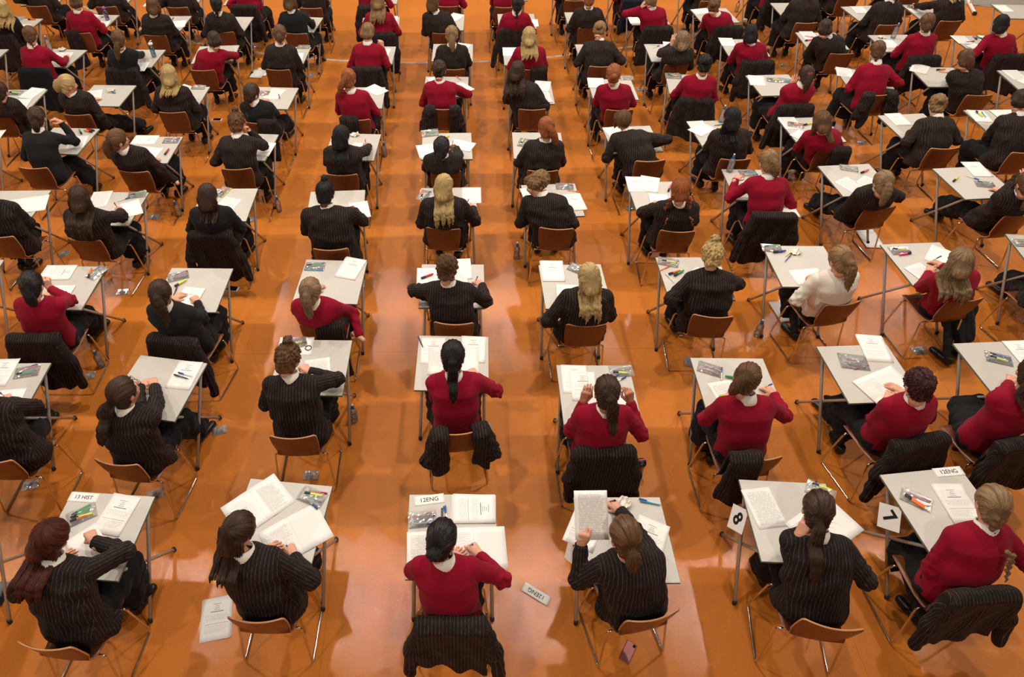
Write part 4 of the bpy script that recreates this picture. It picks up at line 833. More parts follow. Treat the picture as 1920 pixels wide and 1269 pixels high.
 {"d":"E9","seat":[5.75,7.135],"cy":0.034,"ty":0.047,"py":-0.02,"head":[5.763,7.366,1.09],"top":"J","hair":"bun","col":"light","row":4,"look":[5.878,7.664,0.8],"messy":1,"pitch":-0.8,"w":1.05,"collar":2,"pos":"second from right","desc":"person in pinstripe blazer with light brown bun","where":"second from right in the fifth row"},
 {"d":"E10","seat":[6.622,7.022],"cy":0.036,"ty":0.012,"py":0.04,"head":[6.666,7.316,1.163],"top":"J","hair":"short","col":"dark","row":4,"look":[6.851,7.636,0.8],"pitch":-0.8,"pos":"rightmost","desc":"person in pinstripe blazer with dark brown hair falling forward","where":"rightmost in the fifth row"},
 {"d":"F0","seat":[-5.746,8.212],"cy":-0.017,"ty":-0.012,"py":-0.02,"head":[-5.594,8.036,1.093],"top":"J","hair":"pony","col":"dark","row":5,"hrand":[-5.626,8.311,0.75],"look":[-5.661,8.496,0.8],"pos":"leftmost","desc":"person in pinstripe blazer with dark brown ponytail","where":"leftmost in the sixth row"},
 {"d":"F1","seat":[-4.727,8.225],"cy":-0.041,"ty":-0.046,"py":0.07,"head":[-4.722,8.049,1.173],"top":"J","hair":"hpony","col":"blonde","row":5,"hrand":[-4.707,8.27,0.75],"look":[-4.586,8.194,1.1],"feet":[[-4.416,8.825,0.09],[-4.354,8.869,0.09]],"hl":0.16,"hx":-0.2,"pitch":-0.2,"pos":"second from left","desc":"person in pinstripe blazer with blonde high ponytail","where":"second from left in the sixth row"},
 {"d":"F2","seat":[-3.527,8.253],"cy":-0.009,"ty":-0.021,"py":-0.02,"head":[-3.497,8.202,1.209],"top":"J","hair":"loose","col":"blonde","row":5,"look":[-3.613,8.901,0.8],"hl":0.2,"collar":2,"pos":"third from left","desc":"person in pinstripe blazer with blonde loose hair","where":"third from left in the sixth row"},
 {"d":"F3","seat":[-2.349,7.955],"cy":-0.008,"ty":-0.042,"py":0.04,"head":[-2.406,7.855,1.115],"top":"K","hair":"braid","col":"dark","row":5,"jk":"R","js":29,"hrand":[-2.362,8.303,0.75],"look":[-2.286,8.077,1.0],"feet":[[-2.303,8.888,0.09],[-2.279,9.12,0.09]],"hl":0.26,"collar":2,"pos":"fourth from left","desc":"person in black jumper with dark brown braid","where":"fourth from left in the sixth row"},
 {"d":"F3b","seat":[-1.144,7.996],"cy":-0.021,"ty":-0.018,"py":0.04,"head":[-1.221,8.021,1.205],"top":"R","hair":"pony","col":"ginger","row":5,"jk":"L","js":31,"look":[-1.149,8.745,0.8],"hl":0.26,"hx":-0.7,"wavy":1,"pos":"fifth from left","desc":"person in crimson jumper with ginger ponytail","where":"fifth from left in the sixth row"},
 {"d":"F4","seat":[-0.058,8.24],"cy":-0.048,"ty":-0.047,"py":0.04,"head":[-0.107,8.355,1.144],"top":"R","hair":"lbun","col":"dark","row":5,"jk":"S","js":33,"el_r":[0.263,8.355,0.82],"look":[-0.101,8.635,0.8],"messy":1,"pitch":-0.85,"pos":"sixth from left","desc":"person in crimson jumper with dark brown low bun","where":"sixth from left in the sixth row"},
 {"d":"F5","seat":[1.08,8.197],"cy":-0.026,"ty":-0.025,"py":-0.02,"head":[0.885,8.246,1.173],"top":"J","hair":"loose","col":"dark","row":5,"look":[1.056,8.757,0.8],"hl":0.3,"hx":-0.3,"scarf":1,"pos":"seventh from left","desc":"person in pinstripe blazer with dark brown loose hair","where":"seventh from left in the sixth row"},
 {"d":"F6","seat":[2.184,8.151],"cy":-0.025,"ty":-0.023,"py":0.033,"head":[2.065,8.075,1.194],"top":"R","hair":"lbun","col":"ginger","row":5,"look":[2.17,8.722,0.8],"collar":2,"pos":"fifth from right","desc":"person in crimson jumper with ginger low bun","where":"fifth from right in the sixth row"},
 {"d":"F7","seat":[3.239,8.359],"cy":-0.154,"ty":-0.15,"py":-0.02,"head":[3.246,8.277,1.209],"top":"R","hair":"bun","col":"black","row":5,"jk":"F","js":35,"look":[3.358,8.846,0.8],"messy":1,"skin":"tan","pos":"fourth from right","desc":"person in crimson jumper with black bun","where":"fourth from right in the sixth row"},
 {"d":"F8","seat":[4.411,8.165],"cy":0.024,"ty":0.027,"py":0.04,"head":[4.487,8.088,1.13],"top":"R","hair":"pony","col":"dark","row":5,"jk":"F","js":37,"hland":[4.399,8.167,1.0],"look":[4.524,8.65,0.8],"hl":0.24,"hx":-0.1,"collar":2,"ribbon":1,"pos":"third from right","desc":"person in crimson jumper with dark brown ponytail","where":"third from right in the sixth row"},
 {"d":"F9","seat":[5.604,8.452],"cy":0.09,"ty":-0.003,"py":-0.02,"head":[5.631,8.667,1.185],"top":"R","hair":"braid","col":"brown","row":5,"jk":"S","js":39,"look":[5.767,9.102,0.8],"hl":0.22,"collar":2,"pos":"second from right","desc":"person in crimson jumper with brown braid","where":"second from right in the sixth row"},
 {"d":"F10","seat":[6.897,8.406],"cy":0.003,"ty":-0.027,"py":-0.003,"head":[6.654,8.429,1.161],"top":"J","hair":"pony","col":"brown","row":5,"hland":[6.92,8.791,0.75],"look":[6.847,8.9,0.8],"hl":0.2,"hx":0.5,"pen":-1,"pos":"rightmost","desc":"person in pinstripe blazer with brown ponytail","where":"rightmost in the sixth row"},
 {"d":"G1","seat":[-5.823,9.509],"cy":-0.076,"ty":-0.096,"py":-0.02,"head":[-5.815,9.504,1.208],"top":"R","hair":"braid","col":"brown","row":6,"jk":"D","js":41,"hrand":[-5.615,9.827,0.75],"look":[-5.953,10.023,0.8],"hl":0.16,"collar":2,"pos":"leftmost","desc":"person in crimson jumper with brown braid","where":"leftmost in the seventh row"},
 {"d":"G2","seat":[-4.585,9.488],"cy":-0.039,"ty":-0.043,"py":-0.02,"head":[-4.528,9.345,1.196],"top":"K","hair":"lpony","col":"brown","row":6,"jk":"F","js":43,"hrand":[-4.525,9.939,0.75],"look":[-4.697,10.076,0.8],"hl":0.26,"hx":-0.3,"pos":"second from left","desc":"person in black jumper with brown low ponytail","where":"second from left in the seventh row"},
 {"d":"G3","seat":[-3.448,9.46],"cy":-0.007,"ty":0.018,"py":0.017,"head":[-3.251,9.441,1.122],"top":"R","hair":"short","col":"dark","row":6,"el_r":[-3.024,9.618,0.83],"look":[-3.38,9.751,0.8],"pitch":-0.95,"pos":"third from left","desc":"person in crimson jumper with dark brown hair falling forward","where":"third from left in the seventh row"},
 {"d":"G3b","seat":[-2.372,9.443],"cy":-0.072,"ty":-0.065,"py":-0.02,"head":[-2.316,9.424,1.207],"top":"J","hair":"lpony","col":"brown","row":6,"look":[-2.352,9.903,0.8],"hl":0.1,"collar":2,"pos":"fourth from left","desc":"person in pinstripe blazer with brown low ponytail","where":"fourth from left in the seventh row"},
 {"d":"G3c","seat":[-1.142,9.404],"cy":-0.011,"ty":-0.026,"py":-0.02,"head":[-1.099,9.48,1.196],"top":"R","hair":"short","col":"light","row":6,"jk":"F","js":45,"hrand":[-0.932,9.539,1.0],"look":[-1.014,9.952,0.8],"collar":2,"pos":"fifth from left","desc":"person in crimson jumper with light brown hair falling forward","where":"fifth from left in the seventh row"},
 {"d":"G4","seat":[0.079,9.383],"cy":-0.036,"ty":-0.037,"py":0.04,"head":[0.067,9.31,1.205],"top":"J","hair":"lpony","col":"light","row":6,"look":[0.093,9.821,0.8],"hl":0.22,"pos":"sixth from left","desc":"person in pinstripe blazer with light brown low ponytail","where":"sixth from left in the seventh row"},
 {"d":"G6","seat":[1.194,9.339],"cy":-0.026,"ty":-0.024,"py":-0.02,"head":[1.125,9.238,1.204],"top":"R","hair":"loose","col":"blonde","row":6,"jk":"R","js":47,"look":[1.148,9.786,0.8],"hl":0.26,"wavy":1,"pos":"seventh from left","desc":"person in crimson jumper with blonde loose hair","where":"seventh from left in the seventh row"},
 {"d":"G7","seat":[2.17,9.402],"cy":-0.022,"ty":-0.018,"py":-0.02,"head":[2.158,9.59,1.128],"top":"J","hair":"lbun","col":"light","row":6,"look":[2.214,9.75,0.8],"pitch":-0.95,"w":1.05,"pos":"sixth from right","desc":"person in pinstripe blazer with light brown low bun","where":"sixth from right in the seventh row"},
 {"d":"G8","seat":[3.219,9.444],"cy":0.072,"ty":0.023,"py":-0.02,"head":[3.244,9.251,1.109],"top":"J","hair":"loose","col":"ash","row":6,"hland":[3.161,9.374,1.05],"el_l":[3.071,9.426,0.85],"look":[3.282,9.715,0.8],"hl":0.14,"messy":1,"pos":"fifth from right","desc":"person in pinstripe blazer with dark blonde loose hair","where":"fifth from right in the seventh row"},
 {"d":"G9","seat":[4.379,9.444],"cy":-0.042,"ty":-0.046,"py":0.009,"head":[4.219,9.395,1.133],"top":"R","hair":"half","col":"black","row":6,"jk":"F","js":49,"look":[4.304,9.868,0.8],"hl":0.16,"hx":0.3,"pitch":-0.8,"pos":"fourth from right","desc":"person in crimson jumper with black long hair","where":"fourth from right in the seventh row"},
 {"d":"G10","seat":[5.678,9.708],"cy":-0.03,"ty":-0.048,"py":-0.02,"head":[5.388,9.666,1.082],"top":"J","hair":"short","col":"dark","row":6,"look":[5.506,10.019,0.8],"pitch":-0.9,"pos":"third from right","desc":"person in pinstripe blazer with dark brown hair falling forward","where":"third from right in the seventh row"},
 {"d":"G11","seat":[6.755,9.521],"cy":0.013,"ty":0.005,"py":0.013,"head":[6.711,9.512,1.208],"top":"R","hair":"lpony","col":"brown","row":6,"jk":"F","js":51,"look":[6.982,10.266,0.8],"hl":0.1,"pos":"second from right","desc":"person in crimson jumper with brown low ponytail","where":"second from right in the seventh row"},
 {"d":"G12","seat":[7.967,9.529],"cy":0.0,"ty":-0.018,"py":-0.02,"head":[7.753,9.505,1.174],"top":"R","hair":"half","col":"black","row":6,"jk":"F","js":53,"hland":[7.685,9.628,0.75],"look":[7.979,10.032,0.8],"hl":0.12,"pos":"rightmost","desc":"person in crimson jumper with black long hair","where":"rightmost in the seventh row"},
 {"d":"H0","seat":[-6.94,10.788],"cy":-0.033,"ty":-0.032,"py":-0.02,"head":[-6.764,10.647,1.179],"top":"K","hair":"loose","col":"blonde","row":7,"jk":"F","js":55,"look":[-7.068,11.415,0.8],"hl":0.28,"pos":"leftmost","desc":"person in black jumper with blonde loose hair","where":"leftmost in the eighth row"},
 {"d":"H1","seat":[-5.712,10.837],"cy":-0.047,"ty":-0.053,"py":-0.02,"head":[-5.679,10.786,1.209],"top":"R","hair":"short","col":"brown","row":7,"jk":"L","js":57,"hrand":[-5.547,11.064,0.75],"look":[-5.913,11.487,0.8],"collar":2,"pos":"second from left","desc":"person in crimson jumper with brown hair falling forward","where":"second from left in the eighth row"},
 {"d":"H2","seat":[-4.504,10.712],"cy":-0.031,"ty":-0.029,"py":-0.02,"head":[-4.439,10.584,1.202],"top":"J","hair":"loose","col":"brown","row":7,"look":[-4.589,11.324,0.8],"hl":0.12,"pos":"third from left","desc":"person in pinstripe blazer with brown loose hair","where":"third from left in the eighth row"},
 {"d":"H3","seat":[-3.471,10.797],"cy":-0.031,"ty":-0.044,"py":-0.02,"head":[-3.503,10.659,1.177],"top":"J","hair":"braid","col":"black","row":7,"look":[-3.606,11.402,0.8],"hl":0.3,"pos":"fourth from left","desc":"person in pinstripe blazer with black braid","where":"fourth from left in the eighth row"},
 {"d":"H3b","seat":[-2.307,10.699],"cy":-0.08,"ty":-0.101,"py":-0.02,"head":[-2.378,10.668,1.206],"top":"K","hair":"loose","col":"brown","row":7,"hrand":[-2.176,11.075,0.75],"look":[-2.374,11.357,0.8],"hl":0.12,"collar":2,"pen":1,"pos":"fifth from left","desc":"person in black jumper with brown loose hair","where":"fifth from left in the eighth row"},
 {"d":"H4","seat":[-1.011,10.592],"cy":-0.01,"ty":0.0,"py":-0.02,"head":[-1.043,10.624,1.204],"top":"R","hair":"loose","col":"light","row":7,"jk":"F","js":59,"look":[-1.055,11.194,0.8],"hl":0.3,"wavy":1,"pos":"sixth from left","desc":"person in crimson jumper with light brown loose hair","where":"sixth from left in the eighth row"},
 {"d":"H4b","seat":[-0.048,10.631],"cy":-0.046,"ty":-0.051,"py":-0.02,"head":[-0.201,10.58,1.192],"top":"J","hair":"half","col":"brown","row":7,"look":[-0.062,11.271,0.8],"hl":0.14,"pos":"seventh from left","desc":"person in pinstripe blazer with brown long hair","where":"seventh from left in the eighth row"},
 {"d":"H6","seat":[1.035,10.687],"cy":-0.03,"ty":-0.028,"py":-0.02,"head":[1.074,10.548,1.155],"top":"R","hair":"braid","col":"black","row":7,"jk":"F","js":61,"look":[1.123,11.228,0.8],"hl":0.26,"collar":2,"pos":"eighth from left","desc":"person in crimson jumper with black braid","where":"eighth from left in the eighth row"},
 {"d":"H7","seat":[2.212,10.753],"cy":-0.018,"ty":-0.019,"py":-0.02,"head":[2.162,10.615,1.195],"top":"J","hair":"braid","col":"ginger","row":7,"look":[2.181,11.189,0.8],"hl":0.1,"collar":2,"pos":"sixth from right","desc":"person in pinstripe blazer with ginger braid","where":"sixth from right in the eighth row"},
 {"d":"H8","seat":[3.257,10.672],"cy":-0.011,"ty":-0.001,"py":-0.02,"head":[3.098,10.636,1.19],"top":"R","hair":"pony","col":"light","row":7,"jk":"F","js":63,"hland":[3.006,10.623,1.1],"look":[3.147,11.267,0.8],"hl":0.18,"hx":0.4,"face_hand":-1,"pos":"fifth from right","desc":"person in crimson jumper with light brown ponytail","where":"fifth from right in the eighth row"},
 {"d":"H9","seat":[4.338,10.675],"cy":-0.015,"ty":0.018,"py":0.003,"head":[4.067,10.555,1.078],"top":"R","hair":"lbun","col":"brown","row":7,"jk":"F","js":65,"look":[4.177,10.784,0.8],"pitch":-0.9,"pos":"fourth from right","desc":"person in crimson jumper with brown low bun","where":"fourth from right in the eighth row"},
 {"d":"H10","seat":[5.611,10.83],"cy":-0.007,"ty":-0.013,"py":0.04,"head":[5.611,10.94,1.185],"top":"J","hair":"half","col":"blonde","row":7,"look":[5.541,11.293,0.8],"hl":0.12,"w":1.05,"pos":"third from right","desc":"person in pinstripe blazer with blonde long hair","where":"third from right in the eighth row"},
 {"d":"H11","seat":[6.828,10.71],"cy":0.036,"ty":0.047,"py":-0.006,"head":[6.83,10.774,1.185],"top":"J","hair":"short","col":"brown","row":7,"look":[6.695,11.25,0.8],"w":1.05,"pos":"second from right","desc":"person in pinstripe blazer with brown hair falling forward","where":"second from right in the eighth row"},
 {"d":"H12","seat":[7.857,10.825],"cy":-0.012,"ty":-0.021,"py":-0.02,"head":[7.856,10.875,1.185],"top":"J","hair":"half","col":"blonde","row":7,"hland":[7.662,11.372,0.75],"look":[7.944,11.32,0.8],"hl":0.2,"pos":"rightmost","desc":"person in pinstripe blazer with blonde long hair","where":"rightmost in the eighth row"},
 {"d":"I0","seat":[-6.897,11.994],"cy":-0.013,"ty":-0.016,"py":-0.02,"head":[-6.898,12.044,1.185],"top":"J","hair":"lpony","col":"brown","row":8,"collar":1,"pos":"leftmost","desc":"person in pinstripe blazer with brown low ponytail","where":"leftmost in the farthest row"},
 {"d":"I1","seat":[-5.708,11.92],"cy":0.021,"ty":0.002,"py":-0.02,"head":[-5.708,11.97,1.185],"top":"J","hair":"lpony","col":"dark","row":8,"pos":"second from left","desc":"person in pinstripe blazer with dark brown low ponytail","where":"second from left in the farthest row"},
 {"d":"I2","seat":[-4.48,11.846],"cy":-0.01,"ty":-0.015,"py":-0.02,"head":[-4.481,11.896,1.185],"top":"J","hair":"lpony","col":"dark","row":8,"pos":"third from left","desc":"person in pinstripe blazer with dark brown low ponytail","where":"third from left in the farthest row"},
 {"d":"I3","seat":[-3.323,11.811],"cy":-0.147,"ty":-0.09,"py":-0.02,"head":[-3.327,11.861,1.185],"top":"R","hair":"bun","col":"brown","row":8,"jk":"F","js":67,"pos":"fourth from left","desc":"person in crimson jumper with brown bun","where":"fourth from left in the farthest row"},
 {"d":"I4","seat":[-2.228,11.729],"cy":-0.029,"ty":-0.025,"py":0.04,"head":[-2.228,11.839,1.185],"top":"J","hair":"lpony","col":"brown","row":8,"pos":"fifth from left","desc":"person in pinstripe blazer with brown low ponytail","where":"fifth from left in the farthest row"},
 {"d":"I5","seat":[-1.234,11.715],"cy":-0.03,"ty":-0.027,"py":-0.017,"head":[-1.235,11.768,1.185],"top":"R","hair":"bun","col":"light","row":8,"jk":"F","js":69,"pos":"sixth from left","desc":"person in crimson jumper with light brown bun","where":"sixth from left in the farthest row"},
 {"d":"I6","seat":[0.021,11.722],"cy":-0.034,"ty":-0.033,"py":-0.02,"head":[0.019,11.772,1.185],"top":"R","hair":"lpony","col":"dark","row":8,"pos":"seventh from left","desc":"person in crimson jumper with dark brown low ponytail","where":"seventh from left in the farthest row"},
 {"d":"I7","seat":[0.973,11.649],"cy":-0.027,"ty":-0.023,"py":0.04,"head":[0.974,11.759,1.185],"top":"R","hair":"lpony","col":"black","row":8,"pos":"eighth from left","desc":"person in crimson jumper with black low ponytail","where":"eighth from left in the farthest row"},
 {"d":"I8","seat":[2.16,11.905],"cy":-0.029,"ty":-0.025,"py":0.04,"head":[2.16,12.015,1.185],"top":"J","hair":"lpony","col":"brown","row":8,"pos":"sixth from right","desc":"person in pinstripe blazer with brown low ponytail","where":"sixth from right in the farthest row"},
 {"d":"I9","seat":[3.146,11.858],"cy":-0.029,"ty":-0.025,"py":0.04,"head":[3.146,11.968,1.185],"top":"R","hair":"lpony","col":"dark","row":8,"jk":"N","js":71,"pos":"fifth from right","desc":"person in crimson jumper with dark brown low ponytail","where":"fifth from right in the farthest row"},
 {"d":"I10","seat":[4.388,11.81],"cy":0.044,"ty":0.015,"py":0.04,"head":[4.388,11.92,1.185],"top":"J","hair":"lpony","col":"brown","row":8,"pos":"fourth from right","desc":"person in pinstripe blazer with brown low ponytail","where":"fourth from right in the farthest row"},
 {"d":"I11","seat":[5.602,11.982],"cy":0.044,"ty":0.015,"py":0.04,"head":[5.602,12.092,1.185],"top":"R","hair":"lpony","col":"dark","row":8,"jk":"F","js":73,"pos":"third from right","desc":"person in crimson jumper with dark brown low ponytail","where":"third from right in the farthest row"},
 {"d":"I12","seat":[6.728,11.879],"cy":0.008,"ty":-0.005,"py":0.04,"head":[6.728,11.989,1.185],"top":"J","hair":"lpony","col":"brown","row":8,"pos":"second from right","desc":"person in pinstripe blazer with brown low ponytail","where":"second from right in the farthest row"},
 {"d":"I13","seat":[7.711,11.817],"cy":0.008,"ty":-0.005,"py":0.04,"head":[7.711,11.927,1.185],"top":"J","hair":"lpony","col":"dark","row":8,"pos":"rightmost","desc":"person in pinstripe blazer with dark brown low ponytail","where":"rightmost in the farthest row"},
]
ITEMS = [
 ["A1","card",-2.588,2.635,0.7195,-0.09,{"txt":"13 HIST"}],
 ["A1","c",-2.287,2.611,0.7211,-0.201,{}],
 ["A1","w",-2.515,2.335,0.7227,0.743,{}],
 ["A1","bag",-2.555,2.467,-3.332,2.925,0.7195,{"pens":"oygGw","rot":0.6}],
 ["A2","b",-1.45,2.637,0.7195,0.696,{}],
 ["A2","g",-1.135,2.425,0.7211,0.56,{}],
 ["A2","bag",-0.986,2.58,-1.755,2.9,0.7195,{"pens":"bcYrr","rot":-0.3}],
 ["A3","card",-0.172,2.58,0.7195,0.122,{"txt":"12ENG"}],
 ["A3","bag",-0.213,2.4,-0.58,2.881,0.7195,{"pens":"bckprb","rot":0.1}],
 ["A3","watch",-0.084,2.449,-0.58,2.881,0.7195,{}],
 ["A3","pen",-0.032,2.366,-0.064,2.472,0.7195,{"col":"b"}],
 ["A3","pen",-0.049,2.373,-0.055,2.474,0.7195,{"col":"b"}],
 ["A3","kl",0.138,2.572,0.7211,-0.003,{"side":1}],
 ["A3","t",-0.209,2.305,0.7271,0.036,{}],
 ["A3","g",0.13,2.33,0.7287,0.019,{}],
 ["A4","c",0.948,2.452,0.7195,-0.483,{}],
 ["A4","tissue",1.168,2.492,0.589,2.862,0.7195,{}],
 ["A4","pen",1.42,2.48,1.284,2.525,0.7195,{"col":"b"}],
 ["A4","pen",1.427,2.474,1.29,2.508,0.7195,{"col":"c"}],
 ["A4","c",1.358,2.364,0.7211,-0.472,{}],
 ["A4","held",0.851,2.599,1.068,2.633,0.7195,{}],
 ["A5","t",2.115,2.596,0.7195,0.103,{}],
 ["A5","g",2.407,2.432,0.7211,0.513,{}],
 ["A5","bag",2.562,2.565,2.137,2.836,0.7195,{"pens":"kby","rot":-0.5}],
 ["A5","pen",2.519,2.533,2.551,2.622,0.7195,{"col":"k"}],
 ["A6","card",3.53,2.743,0.7195,0.082,{"txt":"12ENG"}],
 ["A6","bag",3.192,2.496,2.137,2.836,0.7195,{"pens":"oOrpb","rot":-0.7}],
 ["A6","k",3.459,2.604,0.7211,-0.003,{}],
 ["B0","c",-3.729,3.907,0.7195,0.02,{}],
 ["B0","bag",-3.505,3.762,-4.444,5.267,0.7195,{"pens":"gkpv","rot":0.2}],
 ["B0","w",-3.533,3.579,0.7211,0.084,{}],
 ["B1","c",-2.174,3.851,0.7195,-0.129,{}],
 ["B1","pen",-2.119,3.681,-2.238,3.72,0.7195,{"col":"b","up":0.002}],
 ["B1","pen",-2.14,3.653,-2.276,3.702,0.7195,{"col":"k","up":0.002}],
 ["B2","cl",-1.326,4.112,0.7195,-0.006,{}],
 ["B2","bag",-1.332,4.038,-2.113,5.216,0.7195,{"pens":"Ykp","rot":0.3}],
 ["B2","band",-1.213,3.98,-2.113,5.216,0.7195,{}],
 ["B2","t",-1.122,3.859,0.7211,0.167,{}],
 ["B3","c",-0.15,4.083,0.7195,-0.019,{}],
 ["B3","c",0.195,4.091,0.7211,-0.077,{}],
 ["B3","g",0.02,3.961,0.7227,-0.019,{}],
 ["B3","pen",-0.254,4.007,-0.27,4.052,0.7195,{"col":"k"}],
 ["B4","c",1.006,3.751,0.7195,-0.061,{}],
 ["B4","c",1.062,3.677,0.7211,-0.036,{}],
 ["B4","g",1.224,3.462,0.7227,0.007,{}],
 ["B4","bag",1.389,3.682,0.608,5.157,0.7195,{"pens":"Ykw","rot":0.05}],
 ["B4","pen",1.286,3.591,1.338,3.624,0.7195,{"col":"b"}],
 ["B4","pen",1.332,3.569,1.371,3.59,0.7195,{"col":"b"}],
 ["B5","bag",2.113,3.688,0.608,5.157,0.7195,{"pens":"bprw","rot":-0.4}],
 ["B5","pen",2.176,3.585,2.201,3.668,0.7195,{"col":"b"}],
 ["B5","gr",2.151,3.558,0.7195,0.183,{}],
 ["B5","pen",2.285,3.583,2.249,3.592,0.7195,{"col":"g","hl":1}],
 ["B6","k",3.571,4.04,0.7195,-0.133,{}],
 ["B6","bag",3.313,3.745,3.02,5.525,0.7195,{"pens":"kbrw","rot":-0.2,"big":1}],
 ["B6","g",3.401,3.615,0.7255,0.392,{}],
 ["B6","pen",3.298,3.664,3.394,3.69,0.7195,{"col":"r"}],
 ["B7","k",4.759,3.951,0.7195,0.029,{}],
 ["B7","bag",4.516,3.755,3.02,5.525,0.7195,{"pens":"bykB","rot":-0.4}],
 ["C1","kl",-3.762,5.111,0.7195,-0.004,{"side":1}],
 ["C1","w",-3.618,4.816,0.7255,-0.021,{}],
 ["C1","pen",-3.436,4.906,-3.452,5.06,0.7195,{"col":"o","hl":1}],
 ["C1","bag",-3.385,4.994,-4.444,5.267,0.7195,{"pens":"bw","rot":1.1}],
 ["C2","bag",-2.587,4.926,-4.444,5.267,0.7195,{"pens":"kpkw","rot":0.4}],
 ["C2","pen",-2.563,4.784,-2.494,4.862,0.7195,{"col":"y","hl":1}],
 ["C2","k",-2.382,4.762,0.7195,-0.147,{}],
 ["C2","pen",-2.551,4.656,-2.551,4.74,0.7195,{"col":"k"}],
 ["C3","bag",-1.302,5.04,-2.113,5.216,0.7195,{"pens":"cgk","rot":0,"zip":"b"}],
 ["C3","k",-0.908,5.148,0.7195,-0.311,{}],
 ["C4","c",-0.212,4.998,0.7195,0.006,{}],
 ["C4","w",0.093,5.124,0.7211,0.036,{}],
 ["C4","t",0.053,4.915,0.7227,0.035,{}],
 ["C4","pen",-0.255,4.845,-0.169,4.893,0.7195,{"col":"r","hl":1}],
 ["C5","k",0.98,5.074,0.7195,-0.022,{}],
 ["C5","w",1.087,4.726,0.7255,-0.09,{}],
 ["C5","bag",1.222,4.947,0.608,5.157,0.7195,{"pens":"kkw","rot":-0.6}],
 ["C6","bag",2.101,5.032,0.608,5.157,0.7195,{"pens":"pYww","rot":-0.3}],
 ["C6","pen",2.074,4.853,2.173,4.894,0.7195,{"col":"o","hl":1}],
 ["C6","pen",2.106,4.827,2.22,4.901,0.7195,{"col":"g","hl":1}],
 ["C6","pen",2.085,4.729,2.032,4.867,0.7195,{"col":"w"}],
 ["C6","sharp",2.065,4.664,0.608,5.157,0.7195,{}],
 ["C6","w",2.279,4.9,0.7195,0.62,{}],
 ["C6","pen",2.014,4.918,2.064,4.947,0.7195,{"col":"o"}],
 ["C7","bag",3.161,5.222,3.02,5.525,0.7195,{"pens":"rkgbw","rot":-0.1}],
 ["C7","pen",3.144,5.146,3.296,5.167,0.7195,{"col":"b","hl":1}],
 ["C7","tissue",3.366,5.148,3.02,5.525,0.7195,{}],
 ["C7","pen",3.262,5.099,3.341,5.166,0.7195,{"col":"y"}],
 ["C7","pen",3.231,5.026,3.292,5.089,0.7195,{"col":"v"}],
 ["C7","wl",3.347,4.905,0.7195,0.094,{}],
 ["C8","bag",4.391,5.155,3.02,5.525,0.7195,{"pens":"krbYw","rot":0}],
 ["C8","pen",4.463,5.106,4.34,5.078,0.7195,{"col":"p","hl":1}],
 ["C8","w",4.834,5.179,0.7195,-0.714,{}],
 ["C8","t",4.398,4.938,0.7211,0.374,{}],
 ["C9","bag",5.652,5.243,3.02,5.525,0.7195,{"pens":"wk","rot":0}],
 ["D0","g",-4.602,6.268,0.7195,0.244,{}],
 ["D1","t",-3.822,6.364,0.7195,0.094,{}],
 ["D1","w",-3.475,6.162,0.7211,0.479,{}],
 ["D1","pen",-3.592,6.162,-3.485,6.224,0.7195,{"col":"b"}],
 ["D1","bag",-3.423,6.288,-5.711,7.934,0.7195,{"pens":"gw","rot":0.2}],
 ["D2","bag",-2.495,6.319,-3.449,7.871,0.7195,{"pens":"ow","rot":1.2,"zip":"y"}],
 ["D2","t",-2.347,6.2,0.7195,-0.302,{}],
 ["D3","w",-0.986,6.095,0.7195,0.216,{}],
 ["D4","w",0.247,6.342,0.7195,-0.025,{"side":0}],
 ["D4","bag",-0.278,6.199,-0.94,7.801,0.7195,{"pens":"kow","rot":1.2}],
 ["D4","w",0.146,6.073,0.7211,-0.024,{}],
 ["D5","bag",1.274,6.333,-0.94,7.801,0.7195,{"pens":"brr","rot":-0.1}],
 ["D5","pen",1.322,6.241,1.402,6.223,0.7195,{"col":"o"}],
 ["D5","k",1.32,6.181,0.7195,0.103,{}],
 ["D5","w",0.876,6.314,0.7255,0.163,{}],
 ["D6","c",2.08,6.507,0.7195,-0.056,{}],
 ["D6","c",2.26,6.501,0.7211,-0.303,{}],
 ["D6","w",2.262,6.164,0.7227,-0.067,{}],
 ["D6","pen",2.397,6.225,2.433,6.299,0.7195,{"col":"p","hl":1}],
 ["D7","bottle",3.169,6.584,1.605,7.729,0.7195,{}],
 ["D7","bag",3.367,6.542,1.605,7.729,0.7195,{"pens":"bBk","rot":0.1}],
 ["D7","w",3.337,6.411,0.7195,0.171,{}],
 ["D7","w",3.542,6.017,0.7211,-0.024,{}],
 ["D8","bag",4.534,6.613,4.403,8.063,0.7195,{"pens":"w","rot":-0.4}],
 ["D8","pen",4.633,6.511,4.724,6.559,0.7195,{"col":"p","hl":1}],
 ["D8","t",4.346,6.398,0.7195,0.505,{}],
 ["D8","t",4.564,6.402,0.7211,0.679,{}],
 ["D9","k",5.957,6.703,0.7195,-0.054,{}],
 ["D9","pen",5.553,6.317,5.648,6.397,0.7195,{"col":"y","hl":1}],
 ["D9","bag",5.866,6.256,4.403,8.063,0.7195,{"pens":"krg","rot":-0.3}],
 ["D9","pen",5.78,6.399,5.81,6.371,0.7195,{"col":"b"}],
 ["E0","w",-5.649,7.741,0.7195,0.086,{}],
 ["E1","pen",-4.534,7.593,-4.625,7.73,0.7195,{"col":"g","hl":1}],
 ["E1","pen",-4.439,7.65,-4.539,7.687,0.7195,{"col":"o","hl":1}],
 ["E1","pen",-4.425,7.684,-4.523,7.727,0.7195,{"col":"r","hl":1}],
 ["E1","t",-4.552,7.57,0.7195,0.155,{}],
 ["E2","cl",-3.709,7.567,0.7195,-0.048,{"side":1}],
 ["E2","g",-3.629,7.291,0.7211,-0.16,{}],
